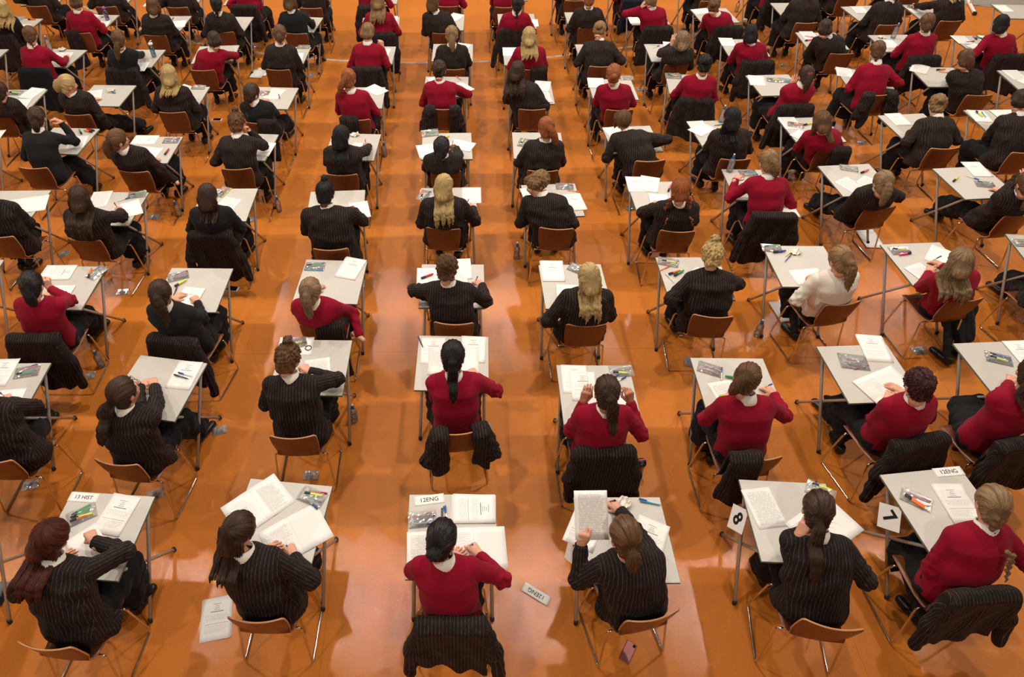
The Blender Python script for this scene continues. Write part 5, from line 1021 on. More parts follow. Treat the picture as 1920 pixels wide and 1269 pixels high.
 ["E2","bag",-3.381,7.429,-5.711,7.934,0.7195,{"pens":"vbr","rot":0}],
 ["E2","pen",-3.362,7.051,-3.341,7.274,0.7195,{"col":"r","hl":1}],
 ["E3","k",-2.191,7.35,0.7195,-0.105,{}],
 ["E3b","tissue",-1.146,7.494,-3.449,7.871,0.7195,{}],
 ["E3b","w",-1.05,7.318,0.7195,-0.027,{}],
 ["E4","bag",-0.222,7.525,-0.94,7.801,0.7195,{"pens":"wgw","rot":0.2,"big":1}],
 ["E4","w",-0.291,7.258,0.7195,0.197,{}],
 ["E4","wl",0.2,7.325,0.7211,-0.403,{}],
 ["E4","pen",-0.055,7.398,-0.017,7.417,0.7195,{"col":"y","hl":1}],
 ["E5","bag",0.903,7.266,-0.94,7.801,0.7195,{"pens":"rky","rot":1.3}],
 ["E6","w",2.01,7.61,0.7195,0.256,{}],
 ["E7","t",3.089,7.73,0.7195,0.076,{}],
 ["E7","wl",3.059,7.602,0.7211,0.635,{}],
 ["E7","pen",3.292,7.489,3.376,7.566,0.7195,{"col":"y","hl":1}],
 ["E7","pen",3.334,7.607,3.398,7.619,0.7195,{"col":"k"}],
 ["E7","bottle",3.409,7.7,2.925,11.85,0.7195,{}],
 ["E8","t",4.257,7.795,0.7195,-0.028,{}],
 ["E8","bag",4.304,7.594,2.925,11.85,0.7195,{"pens":"pow","rot":-0.4}],
 ["E8","w",4.221,7.421,0.7211,0.654,{}],
 ["E8","pen",4.419,7.583,4.509,7.615,0.7195,{"col":"y","hl":1}],
 ["E9","k",5.618,7.843,0.7195,0.044,{}],
 ["E10","k",6.698,7.898,0.7195,-0.134,{}],
 ["E10","pen",6.673,7.816,6.683,7.727,0.7195,{"col":"y","hl":1,"up":0.008}],
 ["E10","pen",6.714,7.691,6.735,7.832,0.7195,{"col":"c","up":0.008}],
 ["E10","cl",7.019,7.896,0.7255,-0.006,{"side":1}],
 ["F0","bag",-5.889,8.744,-7.764,12.256,0.7195,{"pens":"gyw","rot":0}],
 ["F0","k",-5.628,8.879,0.7195,-0.221,{}],
 ["F0","g",-5.786,8.552,0.7255,0.108,{}],
 ["F0","bottle",-6.021,8.628,-7.764,12.256,0.7195,{}],
 ["F1","c",-4.83,8.799,0.7195,0.279,{}],
 ["F1","tissue",-4.585,8.759,-7.764,12.256,0.7195,{}],
 ["F1","pen",-4.62,8.713,-4.517,8.694,0.7195,{"col":"b"}],
 ["F2","t",-3.553,8.891,0.7195,-0.538,{}],
 ["F2","bag",-3.417,8.836,-5.134,12.156,0.7195,{"pens":"wr","rot":0}],
 ["F3","t",-2.294,8.757,0.7195,-0.275,{}],
 ["F3","pen",-2.236,8.461,-2.269,8.579,0.7195,{"col":"k"}],
 ["F3","bag",-2.503,8.643,-5.134,12.156,0.7195,{"pens":"pr","rot":0}],
 ["F3b","cl",-0.899,8.764,0.7195,-0.783,{}],
 ["F4","wl",0.282,8.787,0.7195,-0.931,{}],
 ["F4","w",-0.207,9.051,0.7211,0.527,{}],
 ["F4","pen",0.187,8.94,0.128,9.042,0.7195,{"col":"o"}],
 ["F5","k",1.316,8.879,0.7195,-0.188,{}],
 ["F5","t",1.25,8.553,0.7255,0.055,{}],
 ["F6","k",2.05,8.947,0.7195,-0.111,{}],
 ["F6","bag",2.478,8.936,0.394,11.946,0.7195,{"pens":"w","rot":0}],
 ["F7","bag",3.133,8.976,2.925,11.85,0.7195,{"pens":"oyw","rot":0,"big":1}],
 ["F7","w",3.35,8.986,0.7195,0.133,{}],
 ["F8","k",4.266,8.952,0.7195,-0.216,{}],
 ["F8","bag",4.468,8.808,2.925,11.85,0.7195,{"pens":"yw","rot":-0.3}],
 ["F8","bag",4.597,8.794,2.925,11.85,0.7195,{"pens":"cbw","rot":-0.4}],
 ["F9","t",5.578,9.165,0.7195,-0.335,{}],
 ["F9","pen",5.653,9.125,5.733,9.086,0.7195,{"col":"k"}],
 ["F9","w",5.604,8.986,0.7211,0.278,{}],
 ["F10","kt",6.709,9.213,0.7195,-0.658,{}],
 ["F10","pen",6.807,9.033,6.953,9.047,0.7195,{"col":"o","hl":1}],
 ["F10","pen",6.827,8.978,6.938,8.946,0.7195,{"col":"o"}],
 ["F10","t",6.957,8.934,0.7255,0.295,{}],
 ["F11","t",7.823,9.02,0.7195,-0.032,{}],
 ["F11","w",7.805,8.743,0.7211,0.431,{}],
 ["G1","bottle",-5.984,10.12,-7.764,12.256,0.7195,{}],
 ["G1","w",-5.872,10.037,0.7195,0.132,{}],
 ["G1","t",-5.706,10.041,0.7211,0.056,{}],
 ["G1","tissue",-5.805,10.114,-7.764,12.256,0.7195,{}],
 ["G2","teal",-4.335,9.844,-7.764,12.256,0.7195,{}],
 ["G2","w",-4.448,9.662,0.7195,0.045,{}],
 ["G3b","w",-2.235,9.907,0.7195,0.077,{}],
 ["G3b","bag",-2.164,10.11,-5.134,12.156,0.7195,{"pens":"rw","rot":0}],
 ["G3c","w",-0.935,10.032,0.7195,-0.16,{}],
 ["G4","w",0.27,10.165,0.7195,-0.325,{}],
 ["G6","w",0.934,9.999,0.7195,-0.033,{}],
 ["G8","pen",3.04,10.015,3.132,9.988,0.7195,{"col":"w"}],
 ["G8","pen",3.069,9.905,3.158,9.96,0.7195,{"col":"b"}],
 ["G8","w",3.365,10.117,0.7195,-0.163,{}],
 ["G9","k",4.233,10.228,0.7195,-0.101,{}],
 ["G10","t",5.539,10.437,0.7195,-0.035,{}],
 ["G10","pen",5.404,10.069,5.497,10.098,0.7195,{"col":"p","hl":1}],
 ["G10","pen",5.462,10.241,5.553,10.197,0.7195,{"col":"p"}],
 ["G11","tissue",6.582,10.153,5.957,11.735,0.7195,{}],
 ["G11","w",6.604,10.088,0.7195,-0.034,{}],
 ["G11","bottle",6.747,10.148,5.957,11.735,0.7195,{}],
 ["G12","t",7.747,10.2,0.7195,-0.081,{}],
 ["G12","pen",7.944,10.034,7.961,10.162,0.7195,{"col":"p","hl":1}],
 ["G12","pen",8.031,10.048,8.002,10.135,0.7195,{"col":"g","hl":1}],
 ["G12","w",8.164,10.17,0.7211,-0.342,{}],
 ["G12","w",7.757,9.866,0.7227,0.47,{}],
 ["G12","pen",7.751,9.956,7.868,9.969,0.7195,{"col":"k"}],
 ["H0","bag",-7.071,11.399,-7.764,12.256,0.7195,{"pens":"w","rot":0,"big":1}],
 ["H0","pen",-6.85,11.327,-6.731,11.323,0.7195,{"col":"o","hl":1}],
 ["H0","w",-6.838,11.154,0.7195,0.04,{}],
 ["H1","w",-5.831,11.537,0.7195,-0.461,{}],
 ["H1","purple",-5.537,11.275,-7.764,12.256,0.7195,{}],
 ["H1","pen",-5.748,11.329,-5.65,11.404,0.7195,{"col":"b"}],
 ["H1","w",-5.591,11.271,0.7211,0.128,{}],
 ["H2","w",-4.344,11.223,0.7195,0.169,{}],
 ["H2","pen",-4.475,11.214,-4.477,11.315,0.7195,{"col":"k"}],
 ["H4b","w",0.205,11.34,0.7195,-0.492,{}],
 ["H4","w",-0.897,11.283,0.7195,-0.036,{}],
 ["H6","w",0.943,11.02,0.7195,0.049,{}],
 ["H6","w",1.361,11.064,0.7211,-0.036,{}],
 ["H6","pen",1.029,11.222,1.097,11.289,0.7195,{"col":"o","hl":1}],
 ["H6","pen",0.972,11.164,1.036,11.198,0.7195,{"col":"b"}],
 ["H8","bag",3.043,11.264,2.925,11.85,0.7195,{"pens":"bbp","rot":0}],
 ["H8","w",3.03,11.117,0.7195,-0.036,{}],
 ["H9","wl",4.154,11.414,0.7195,0.221,{}],
 ["H11","k",6.752,11.407,0.7195,-0.037,{}],
 ["H12","bag",7.646,11.348,5.957,11.735,0.7195,{"pens":"gy","rot":0}],
 ["H12","w",7.637,11.397,0.7195,0.074,{}],
 ["H13","w",9.098,11.396,0.7195,-0.037,{}],
 ["I2","w",-5.041,12.153,0.7195,-0.038,{}],
 ["","k",-1.72,2.201,0.001,0.156,{}],
 ["","card",0.572,2.165,0.007,2.56,{"txt":"12ENG","gloss":1}],
 ["","w",-3.052,10.965,0.0086,-0.092,{}],
 ["","w",-3.098,10.888,0.0102,-0.133,{}],
 ["","w",4.879,6.409,0.0118,-0.056,{}],
 ["","w",4.88,6.348,0.0134,-0.059,{}],
 ["","w",3.435,5.198,0.015,0.087,{}],
 ["","bottle",3.052,4.721,0.708,6.01,0.0,{}],
 ["","bottle",0.754,5.975,-1.096,9.091,0.0,{}],
 ["","bottle",-2.1,6.933,-4.019,9.173,0.0,{}],
 ["","bottle",-3.322,6.864,-6.656,9.247,0.0,{}],
 ["","bottle",-0.873,8.163,-4.019,9.173,0.0,{}],
 ["","bottle",-0.873,3.757,-2.463,6.079,0.0,{}],
 ["","bottle",-3.385,4.439,-5.179,6.138,0.0,{}],
 ["","bottle",-4.465,12.067,-5.984,14.168,0.0,{}],
 ["","bottle",5.511,13.121,3.409,13.811,0.0,{}],
 ["","bottle",-5.363,13.29,-5.984,14.168,0.0,{}],
 ["","cup",1.536,3.164,0.708,6.01,0.0,{}],
 ["","bag",-2.438,3.05,-3.882,3.408,0.002,{"pens":"rkk","rot":0.4}],
 ["","bag",-2.061,3.674,-5.177,6.136,0.002,{"pens":"bgpk","rot":0.3}],
 ["","bag",-3.472,4.317,-5.177,6.136,0.002,{"pens":"kw","rot":0.2}],
 ["","bag",-3.545,5.5,-5.177,6.136,0.002,{"pens":"kw","rot":0.1}],
 ["","bag",-1.187,3.206,-2.044,3.378,0.002,{"pens":"kkk","rot":0}],
 ["","bag",4.555,4.497,3.518,6.436,0.002,{"pens":"kk","rot":0.2}],
 ["","bag",-4.455,6.16,-6.654,9.244,0.002,{"pens":"bw","rot":0.6}],
 ["","bag",-3.624,6.851,-6.654,9.244,0.002,{"pens":"bb","rot":0.1}],
 ["","bag",-5.774,8.21,-6.654,9.244,0.002,{"pens":"ww","rot":0.3}],
 ["","bag",-2.411,6.762,-4.018,9.17,0.002,{"pens":"rkw","rot":0.2}],
 ["","bag",5.741,8.333,5.13,9.394,0.002,{"pens":"kw","rot":0}],
 ["","bag",2.289,4.389,0.708,6.008,0.002,{"pens":"kk","rot":1.2}],
 ["","bag",-3.508,3.154,-3.882,3.408,0.002,{"pens":"v","rot":0.3}],
 ["","bag",0.284,3.654,-2.462,6.077,0.002,{"pens":"gw","rot":0.0}],
 ["","bag",2.238,6.894,1.87,9.005,0.002,{"pens":"kw","rot":0.3}],
 ["","bag",3.016,10.009,3.407,13.805,0.002,{"pens":"ww","rot":0}],
 ["","bag",-2.234,10.667,-5.981,14.162,0.002,{"pens":"bw","rot":0}],
 ["","bag",-3.349,11.815,-5.981,14.162,0.002,{"pens":"rw","rot":0}],
 ["","bag",4.446,11.901,3.407,13.805,0.002,{"pens":"w","rot":0}],
 ["","bag",5.54,10.795,3.407,13.805,0.002,{"pens":"kw","rot":0}],
 ["","bag",5.775,9.426,6.94,13.671,0.002,{"pens":"ww","rot":0.3}],
 ["","phone",1.179,1.792,0.686,3.335,0.0,{"col":"p","rot":-0.62}],
 ["","phone",-3.429,9.236,-5.984,14.168,0.0,{"col":"w","rot":1.5}],
 ["","case",-3.338,2.246,-3.883,3.409,0.0,{}],
 ["","phone",-2.368,5.52,-4.019,9.173,0.0,{"col":"w","rot":1.4}],
]
ROWNAME = {'A': 'nearest row', 'B': 'second row', 'C': 'third row', 'D': 'fourth row', 'E': 'fifth row', 'F': 'sixth row', 'G': 'seventh row', 'H': 'eighth row', 'I': 'farthest row'}
# ---------------------------------------------------------------- the hall
def structure(name, me, label=None): o = obj(name, me); o['kind'] = 'structure'; return o
structure('floor', MB().box(-22, 24, -8, 34, -.05, 0).me('floor', 'floor', False))
simple('wall_paint', srgb(200, 180, 150), .8)
for nm_, bx_ in (('wall_left', (-22.1, -22, -8, 34)), ('wall_right', (24, 24.1, -8, 34)), ('wall_back', (-22, 24, 34, 34.1)), ('wall_front', (-22, 24, -8.1, -8))): structure(nm_, MB().box(*bx_, 0, 8.6).me(nm_, 'wall_paint', False))
# painted arc of the sports court, a little above the floor
V = []; F = []; cx0, cy0, R0 = -.10, 21.5, 10.42; A = np.linspace(-.75, .75, 90)
for a in A:
    for r in (R0-.028, R0+.028): V.append((cx0+r*math.sin(a), cy0-r*math.cos(a), .0015))
F = [(2*i, 2*i+2, 2*i+3, 2*i+1) for i in range(len(A)-1)]; structure('trim_1', mesh('court_line', V, F, 'court_line'))
simple('grey_ply', srgb(150, 140, 128), .55)
st = MB().box(0, 9, .0, 6, 0, .012, 0, .004); so = structure('trim_2', st.me('grey_floor_panel', 'grey_ply', False)); so.location = (9.35, 13.62, 0); so.rotation_euler = (0, 0, -.42)
tf = obj('trestle_stand', None, loc=(9.98, 13.15, 0)); tf.rotation_euler = (0, 0, -.35); tag(tf, 'cream metal trestle stand with black foot on the grey floor panel edge', 'stand')
obj('base_bar', MB().box(-.025, .025, -.34, .42, .012, .055, 0, .006).me('base_bar', 'paper_label', False), tf); obj('foot_cap', MB().box(-.03, .03, -.40, -.34, 0, .06, 0, .006).me('foot_cap', 'rubber', False), tf); obj('upright', MB().tube([(0, .1, .05), (0, .1, .9)], .02, 10).me('upright', 'paper_label'), tf)

S_OF = {s['d']: s for s in SEATS}
def where(d):
    s = S_OF.get(d)
    if s: return s['pos']+', '+ROWNAME[d[0]]
    return {'A0': 'left of the nearest row', 'C0': 'at the left edge, third row', 'E0': 'at the left edge, fifth row', 'F11': 'at the right edge, sixth row', 'G0': 'at the left edge, seventh row', 'H13': 'at the right edge, eighth row'}.get(d, 'in the '+ROWNAME[d[0]])
SHORT = {'J': 'blazer', 'R': 'red jumper', 'K': 'black jumper', 'S': 'white shirt'}
used_labels = {}
def uniq(lbl):
    """a label must single its thing out; report clashes on the console while building"""
    if lbl in used_labels: print('LABEL CLASH', lbl)
    used_labels[lbl] = 1; return lbl
# desks
dp = desk_proto(); first = True
for k, (x, y, a) in DESKS.items():
    o = dp if first else copy_tree(dp); first = False; o.location = (x, y, 0); o.rotation_euler = (0, 0, a)
    s = S_OF.get(k); tag(o, uniq('grey folding exam desk, '+where(k)), 'desk', 'folding exam desks in rows')
# number diamonds hanging from the desk sides
for d, txt, px in (('A4', '9', -.02), ('A5', '8', .06), ('A6', '7', .04)):
    x, y, a = DESKS[d]; V = [(0, -.118, 0), (0, 0, -.118), (0, .118, 0), (0, 0, .118)]
    m = MB(); m.add([(-.0006, b, c) for _, b, c in V]+[(.0006, b, c) for _, b, c in V], [(0, 1, 2, 3), (7, 6, 5, 4), (0, 4, 5, 1), (1, 5, 6, 2), (2, 6, 7, 3), (3, 7, 4, 0)])
    o = obj('number_card', m.me('number_card', 'paper_label', False)); c, s_ = math.cos(a), math.sin(a); lx, ly = -.334, px
    t = .50; o.matrix_world = Matrix.Translation((x+c*lx-s_*ly, y+s_*lx+c*ly, .602)) @ Matrix.Rotation(a, 4, 'Z') @ Matrix.Rotation(.38, 4, 'Y')
    tag(o, uniq({'9': 'white diamond number card half hidden under the held question sheet', '8': 'white diamond card reading eight, hanging beside the second desk from right', '7': 'white diamond card reading seven, hanging left of the rightmost nearest desk'}[txt]), 'number card', 'number cards')
    l = obj('number', text_me(txt, .135, bold=.004), o); l.matrix_local = Matrix.Translation((-.0012, 0, 0)) @ Matrix(((0, 0, -1, 0), (-1, 0, 0, 0), (0, 1, 0, 0), (0, 0, 0, 1)))
# chairs, people, jackets
cpz = chair_proto(); first = True
for s in SEATS:
    o = cpz if first else copy_tree(cpz); first = False; o.location = (s['seat'][0], s['seat'][1], 0); o.rotation_euler = (0, 0, s['cy'])
    tag(o, uniq('moulded plywood chair on chrome skid legs, '+where(s['d'])), 'chair', 'plywood chairs in rows')
    if 'jk' in s:
        lod = s['row']; h = .009 if lod < 3 else .013 if lod < 5 else .018
        j = obj('jacket', jacket_mesh(s['js'], s['jk'], h), loc=(s['seat'][0], s['seat'][1], 0)); j.rotation_euler = (0, 0, s['cy']); tag(j, uniq(('plain black jacket' if s['jk'] == 'D' else 'navy jacket' if s['jk'] == 'N' else 'dark pinstripe blazer')+' draped over the back of chair %s' % where(s['d'])), 'jacket', 'blazers hung on chair backs')
for i, s in enumerate(SEATS):
    sp = dict(s); sp['seed'] = 11+i*3; sp['lod'] = 0 if s['row'] < 2 else 1 if s['row'] < 4 else 2 if s['row'] < 6 else 3; sp['yaw'] = s['ty']; D_ = DESKS[s['d']]; sp['desk'] = D_[:2]; sp['dyaw'] = D_[2]
    sp['who'] = 'person %s' % where(s['d'])
    r = person(sp); tag(r, uniq('%s, %s' % (s['desc'], where(s['d']))), 'person')
# ---------------------------------------------------------------- papers and small things
PN = {'c': ('exam_paper', .21, .297, 'paper_cover', 'printed exam cover sheet'), 't': ('exam_paper', .21, .297, 'paper_text', 'printed question sheet'), 'w': ('answer_sheet', .21, .297, 'paper_plain', 'white answer sheet'), 'gr': ('exam_paper', .21, .297, 'paper_green', 'question sheet with green highlighting'),
      'b': ('open_booklet', .42, .297, 'paper_poem', 'open printed resource booklet'), 'g': ('open_booklet', .42, .297, 'paper_ruled', 'open ruled answer booklet'), 'k': ('paper_stack', .21, .297, 'paper_cover', 'stack of printed exam papers'), 'kt': ('paper_stack', .21, .297, 'paper_text', 'stack of question sheets'),
      'cl': ('exam_paper', .297, .21, 'paper_cover', 'sideways printed cover sheet'), 'tl': ('exam_paper', .297, .21, 'paper_text', 'sideways question sheet'), 'wl': ('answer_sheet', .297, .21, 'paper_plain', 'sideways white answer sheet'), 'kl': ('paper_stack', .297, .21, 'paper_cover', 'sideways stack of exam papers'), 'card': ('subject_card', .21, .072, 'paper_label', 'white subject card')}
def sheet_mesh(w, h, mat, seed, layers=1, side=0, curl=.004):
    rs = np.random.RandomState(seed); nx, ny = (9, 7); V = []; F = []; UV = []
    spine = w > .4
    for l in range(layers):
        ox, oy, ra = (0, 0, 0) if l == layers-1 else (rs.uniform(-.010, .006), rs.uniform(-.008, .008), rs.uniform(-.05, .05)); z0 = l*.0016
        ph = rs.rand(2)*6; cs, sn = math.cos(ra), math.sin(ra); b = len(V)
        for t in (0, 1):
            for j in range(ny):
                for i in range(nx):
                    u, v = i/(nx-1), j/(ny-1); x = (u-.5)*w; y = -(1-v)*h; z = z0+t*(.0007 if layers == 1 else .0013)
                    z += curl*abs(math.sin(ph[0]))*max(0, abs(u-.5)*2-.45)**2*2*(1 if (u > .5) == (ph[1] > 3) else .2) if l == layers-1 and not spine else 0
                    if spine: z += .004*math.exp(-((abs(u-.5)-.10)/.09)**2)
                    V.append((cs*x-sn*(y+h/2)+ox, sn*x+cs*(y+h/2)-h/2+oy, z))
        for t in (0, 1):
            for j in range(ny-1):
                for i in range(nx-1):
                    a = b+t*nx*ny+j*nx+i; q = (a, a+1, a+nx+1, a+nx); uvq = [((i+di)/(nx-1), (j+dj)/(ny-1)) for di, dj in ((0, 0), (1, 0), (1, 1), (0, 1))]
                    if side: uvq = [(v_, 1-u_) if side > 0 else (1-v_, u_) for u_, v_ in uvq]; uvq = [(1-p, 1-q2) for p, q2 in uvq]
                    if t == 0: q = q[::-1]; uvq = uvq[::-1]
                    F.append(q); UV += uvq
        rim = [j*nx for j in range(ny)]; edges = [(i, i+1) for i in range(nx-1)]+[((ny-1)*nx+i+1, (ny-1)*nx+i) for i in range(nx-1)]+[((j+1)*nx, j*nx) for j in range(ny-1)]+[(j*nx+nx-1, (j+1)*nx+nx-1) for j in range(ny-1)]
        for p, q in edges: F.append((b+p, b+q, b+nx*ny+q, b+nx*ny+p)); UV += [(.01, .01)]*4
    return mesh('sheet', V, np.array(F), mat, True, uv=UV)
simple('glitter', srgb(150, 92, 88), .35, .6); simple('screen', srgb(20, 20, 24), .1)
def lbl_count(base): return base
side_words = {}
def near(d, x, y):
    """where on its desk a thing lies, in words"""
    X, Y, a = DESKS[d]; c, s_ = math.cos(a), math.sin(a); u = c*(x-X)+s_*(y-Y); v = -s_*(x-X)+c*(y-Y)
    return u, v
def place_words(u, v, o=None):
    return ('far ' if v > .12 else 'near ' if v < -.06 else '')+('left' if u < -.10 else 'right' if u > .10 else 'middle')
seen = {}
def item_label(noun, d, x, y, extra=''):
    if d:
        u, v = near(d, x, y); w = where(d).replace(' from ', ' from '); base = '%s, %s of desk %s' % (noun, place_words(u, v), w)
    else:
        # name the nearest chair on the floor
        k = min(S_OF, key=lambda k: (S_OF[k]['seat'][0]-x)**2+(S_OF[k]['seat'][1]-y)**2); q = S_OF[k]; base = '%s on floor %s of chair %s' % (noun, 'left' if x < q['seat'][0] else 'right', where(k))
    return base
pend = []
def finish(o, noun, d, x, y, cat, grp=None):
    pend.append((o, noun, d, x, y)); o['category'] = cat
    if grp: o['group'] = grp
def film_mesh(w, h, seed, th=.012):
    rs = np.random.RandomState(seed); nx, ny = 15, 11; V = []; F = []; k = rs.normal(size=(6, 2))*40; p = rs.rand(6)*6
    for t in (0, 1):
        for j in range(ny):
            for i in range(nx):
                u, v = i/(nx-1), j/(ny-1); e = min(u, 1-u, v, 1-v)*2; x, y = (u-.5)*w, (v-.5)*h; n = sum(math.sin(k[a, 0]*x*2+k[a, 1]*y*2+p[a]) for a in range(6))/6
                z = .0006+t*(th*min(1, e*3)+n*.006*min(1, e*4)+.002); V.append((x+n*.003, y+n*.003*math.cos(x*90), max(z, .0006)))
    N_ = nx*ny
    for j in range(ny-1):
        for i in range(nx-1): a = j*nx+i; F.append((a, a+nx, a+nx+1, a+1)); F.append((N_+a, N_+a+1, N_+a+nx+1, N_+a+nx))
    for i in range(nx-1): F.append((i, i+1, N_+i+1, N_+i)); a = (ny-1)*nx+i; F.append((a, N_+a, N_+a+1, a+1))
    for j in range(ny-1): a = j*nx; F.append((a, N_+a, N_+a+nx, a+nx)); a = j*nx+nx-1; F.append((a, a+nx, N_+a+nx, N_+a))
    return mesh('bag', V, F, 'film', False)
def bottle(name, mat, x, y, z, tilt=0, hgt=1.0):
    b = MB().lathe([(.010, .003), (.030, .0), (.0335, .008), (.034, .06), (.031, .075), (.034, .09), (.034, .135), (.028, .158), (.014, .178), (.0125, .190)], 18); o = obj(name, b.me(name, mat), loc=(x, y, z))
    if mat == 'clear_plastic': obj('water', MB().lathe([(.008, .006), (.029, .006), (.032, .012), (.032, .060), (.029, .075), (.031, .088), (.031, .095)], 16).me('water', 'water'), o); obj('cap', MB().lathe([(.0155, .180), (.0165, .184), (.0165, .198), (.010, .202), (.009, .215), (.006, .218)], 14).me('cap', 'plastic_b'), o); obj('cap_top', MB().lathe([(.0085, .216), (.009, .219), (.009, .228), (.006, .231)], 12).me('cap_top', 'plastic_w'), o)
    elif mat == 'teal_plastic': obj('lid', MB().lathe([(.031, .186), (.033, .19), (.033, .21), (.022, .216)], 16).me('lid', 'plastic_w'), o); obj('spout', MB().tube(bend([(0, 0, .214), (0, 0, .235), (.028, 0, .248)], .01), .007, 8).me('spout', 'plastic_w'), o)
    else: obj('lid', MB().lathe([(.0315, .186), (.033, .19), (.033, .206), (.018, .212)], 16).me('lid', 'plastic_v'), o); obj('spout', MB().box(-.012, .012, -.02, .02, .211, .222, 0, .003).me('spout', 'plastic_o', False), o)
    return o
for n, itm in enumerate(ITEMS):
    d, k = itm[0], itm[1]
    if k in PN:
        _, _, x, y, z, a, kw = itm; nm, w, h, mat, noun = PN[k]; o = obj(nm, sheet_mesh(w, h, mat, n, 3 if k[0] == 'k' else 1, kw.get('side', 0) if k in ('cl', 'kl') else 0, 0 if k == 'card' else .004), loc=(x, y, z)); o.rotation_euler = (0, 0, a)
        if k == 'card':
            l = obj('lettering', text_me(kw['txt'], .044 if 'HIST' not in kw['txt'] else .040, bold=.0004), o); l.location = (0, -.036, .0011); noun = 'white card reading '+kw['txt']
            if kw.get('gloss'): noun = 'glossy '+noun
        q = -h/2; finish(o, noun, d, x-math.sin(a)*q, y+math.cos(a)*q, 'paper' if k != 'card' else 'card', {'c': 'exam cover sheets', 'k': 'stacks of exam papers', 'g': 'open ruled booklets', 'w': 'white answer sheets', 't': 'question sheets'}.get(k[0]))
        continue
    _, _, x, y, x2, y2, z, kw = itm; rs = np.random.RandomState(n+100)
    dyaw = DESKS[d][2] if d else 0
    far = (y > 8)
    if k == 'bag':
        rot = dyaw+kw.get('rot', 0); big = kw.get('big', 0); w, h = (.22, .16) if big else (.19, .115) if z > .1 else (.13, .09); lift = .0035 if z > .1 else 0
        o = obj('clear_bag', film_mesh(w, h, n, .016), loc=(x, y, z+lift)); o.rotation_euler = (0, 0, rot); zc = {'b': 'plastic_c', 'y': 'plastic_y'}.get(kw.get('zip'), 'clear_plastic')
        obj('zip_strip', MB().box(-w/2, w/2, -h/2-.004, -h/2+.004, .0005, .003).me('zip_strip', zc, False), o); finish(o, 'clear plastic zip bag', d, x, y, 'bag', 'clear zip bags')
        c, s_ = math.cos(rot), math.sin(rot)
        L_ = min(.13, w*.62)
        for i, ch in enumerate(kw['pens']):
            thick = ch.isupper() or ch in 'oyg'; ly = -h*.3+h*.6*(i+.5)/len(kw['pens']); th = rs.uniform(-.3, .3); lx = rs.uniform(-.012, .012)-.5*L_; ln = .14 if not thick else .12
            if L_ < .1 and not (z > .1): # floor bags hold small things: phone or key fob
                b = MB().box(-.03, .03, -.016, .016, 0, .008, 0, .003); p = obj('phone' if i == 0 else 'key_fob', b.me('phone', 'plastic_'+ch.lower(), False), loc=(x+c*(lx+.03)-s_*ly, y+s_*(lx+.03)+c*ly, z+.0025+i*.0002)); p.rotation_euler = (0, 0, rot+th); p.scale = (1, 1, 1) if i == 0 else (.5, .6, 1)
                finish(p, '%s %s in bag' % (CN[ch.lower()], 'phone' if i == 0 else 'fob'), d, x, y, 'phone' if i == 0 else 'key fob', 'things in floor bags'); continue
            A = np.array((lx, ly)); B_ = A+np.array((math.cos(th), math.sin(th)))*ln; rz = z+lift+(.012 if thick else .006); wz = lambda q: (x+c*q[0]-s_*q[1], y+s_*q[0]+c*q[1], rz)
            p = pen_obj(ch.lower(), wz(A), wz(B_), 'pen' if not thick else 'hi'); finish(p, '%s %s in a clear bag' % (CN[ch.lower()], 'highlighter' if thick else 'pen'), d, x, y, 'pen', 'pens in clear bags')
    elif k == 'pen':
        hl = kw.get('hl'); r = .011 if hl else .0052; v = np.array((x2-x, y2-y)); v = v/np.linalg.norm(v)*(.13 if hl else .145); rz = z+r+.0035+kw.get('up', 0); m_ = ((x+x2)/2, (y+y2)/2)
        p = pen_obj(kw['col'], (m_[0]-v[0]/2, m_[1]-v[1]/2, rz), (m_[0]+v[0]/2, m_[1]+v[1]/2, rz), 'hi' if hl else 'pen'); finish(p, 'loose %s %s' % (CN[kw['col']], 'highlighter' if hl else 'pen'), d, x, y, 'pen', 'loose pens on desks')
    elif k == 'bottle': o = bottle('water_bottle', 'clear_plastic', x, y, z); finish(o, 'clear water bottle with blue cap', d, x, y, 'bottle', 'clear water bottles')
    elif k == 'teal': o = bottle('drink_bottle', 'teal_plastic', x, y, z); finish(o, 'teal drink bottle with white lid', d, x, y, 'bottle')
    elif k == 'purple': o = bottle('drink_bottle', 'purple_plastic', x, y, z); finish(o, 'purple drink bottle with orange spout', d, x, y, 'bottle')
    elif k == 'cup':
        simple('copper', srgb(200, 110, 90), .25, .9); o = obj('tumbler', MB().lathe([(.024, 0), (.027, .004), (.036, .17), (.038, .172)], 18).me('tumbler', 'copper'), loc=(x, y, z)); obj('lid', MB().lathe([(.038, .172), (.040, .176), (.038, .195), (.012, .20)], 18).me('lid', 'plastic_k'), o); obj('handle', MB().tube(bend([(-.03, 0, .19), (-.03, 0, .225), (.03, 0, .225), (.03, 0, .19)], .015), .005, 8).me('handle', 'plastic_p'), o); finish(o, 'copper tumbler with pink handle', d, x, y, 'cup')
    elif k == 'tissue':
        def ft_(P): return np.abs(P[:, 2]-.018-.014*np.sin(P[:, 0]*70+n)*np.cos(P[:, 1]*60)-.008*np.sin(P[:, 0]*130-P[:, 1]*90))-.0035+np.maximum(0, np.hypot(P[:, 0]*.8, P[:, 1])-.045)*.8
        V, Q = snet(ft_, (-.08, -.08, -.01), (.08, .08, .06), .0045); V[:, 2] = np.maximum(V[:, 2], .0005); o = obj('tissue', mesh('tissue', V, Q, 'white_cotton'), loc=(x, y, z)); finish(o, 'crumpled white tissue', d, x, y, 'tissue', 'crumpled tissues')
    elif k == 'watch':
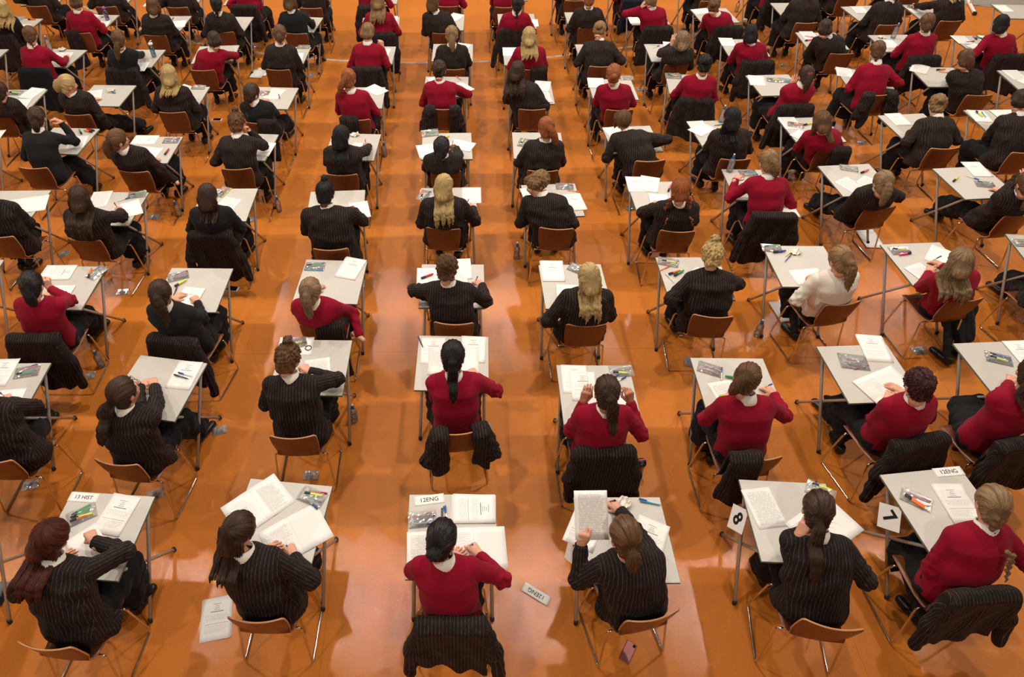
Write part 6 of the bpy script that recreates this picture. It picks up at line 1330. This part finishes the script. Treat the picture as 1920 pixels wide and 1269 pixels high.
        o = obj('wristwatch', MB().lathe([(.002, 0), (.015, 0), (.016, .003), (.016, .006), (.013, .008)], 18).me('watch_case', 'gold'), loc=(x+.006, y-.055, z+.002)); obj('dial', MB().lathe([(.001, .008), (.0125, .0085)], 18).me('dial', 'paper_label'), o); obj('strap', MB().box(-.007, .007, .014, .085, 0, .003, 0, .001).me('strap', 'leather', False), o); obj('strap', MB().box(-.007, .007, -.05, -.014, 0, .003, 0, .001).me('strap', 'leather', False), o); finish(o, 'wristwatch with black strap', d, x, y, 'watch')
    elif k == 'band': o = obj('hair_band', MB().tube([(.026*math.cos(t), .026*math.sin(t), 0) for t in np.linspace(0, 2*math.pi, 28)], .0032, 8, cap=False).me('hair_band', 'plastic_k'), loc=(x, y, z+.006)); finish(o, 'round black hair band', d, x, y, 'hair band')
    elif k == 'sharp': o = obj('sharpener', MB().box(-.012, .012, -.016, .016, 0, .02, 0, .004).me('sharpener', 'plastic_p', False), loc=(x, y, z)); obj('sharpener_base', MB().box(-.011, .011, -.028, -.016, 0, .018, 0, .003).me('sharpener_base', 'clear_plastic', False), o); finish(o, 'bright pink sharpener', d, x, y, 'sharpener')
    elif k == 'phone':
        g_ = kw['col'] == 'p'; o = obj('phone', MB().box(-.037, .037, -.073, .073, 0, .010, 0, .004).me('phone', 'glitter' if g_ else 'plastic_w', False), loc=(x, y, z+.0005)); o.rotation_euler = (0, 0, kw['rot']); obj('camera_bump' if g_ else 'screen', MB().box(*((.012, .030, .045, .066, .0095, .0115) if g_ else (-.033, .033, -.058, .058, .0095, .0108))).me('screen', 'screen', False), o); finish(o, 'pink glitter phone lying face down' if g_ else 'white phone with black screen', d, x, y, 'phone')
    elif k == 'case': o = obj('phone_case', MB().box(-.06, .06, -.09, .09, 0, .012, 0, .004).me('phone_case', 'leather', False), loc=(x, y, z+.0005)); finish(o, 'black case at the left edge', d, x, y, 'case')
    elif k == 'held':
        me = sheet_mesh(.21, .297, 'paper_poem', n, 1); me.materials.clear(); me.materials.append(M['paper_text']); hd = np.array(S_OF['A4']['hland'])
        # the sheet hangs from the left hand and leans back towards the reader
        e = np.array(W_HELD) if False else None; o = obj('exam_paper', me); X = nrm((.97, -.05, .05)); Z = nrm((.05, -.62, .78)); Y = np.cross(Z, X); X = np.cross(Y, Z)
        T = hd+Y*.285+X*(.052)+Z*.010; o.matrix_world = Matrix([[X[i], Y[i], Z[i], float(T[i])] for i in range(3)]+[[0, 0, 0, 1]])
        tag(o, uniq('printed question sheet held up in a left hand, nearest row'), 'paper')
# labels: where several of a kind lie together, count them out from the left
grp = {}
for q in pend: grp.setdefault(item_label(q[1], q[2], q[3], q[4]), []).append(q)
for base, L in grp.items():
    if len(L) == 1: L[0][0]['label'] = uniq(base)
    else:
        L.sort(key=lambda q: (round(q[0].matrix_world.translation[0], 3), q[0].matrix_world.translation[1]) if not q[0].parent else 0)
        if len(L) == 2: pre = ('left ', 'right ')
        elif len(L) == 3: pre = ('left ', 'middle ', 'right ')
        else: pre = ['leftmost ', 'second ', 'third ', 'fourth ', 'fifth ', 'sixth ', 'seventh '][:len(L)]
        for p_, q in zip(pre, L): q[0]['label'] = uniq(p_+base)
for o in C.objects:
    if o.parent is None and 'label' in o and not (4 <= len(o['label'].split()) <= 16): print('LABEL LENGTH', len(o['label'].split()), o['label'])
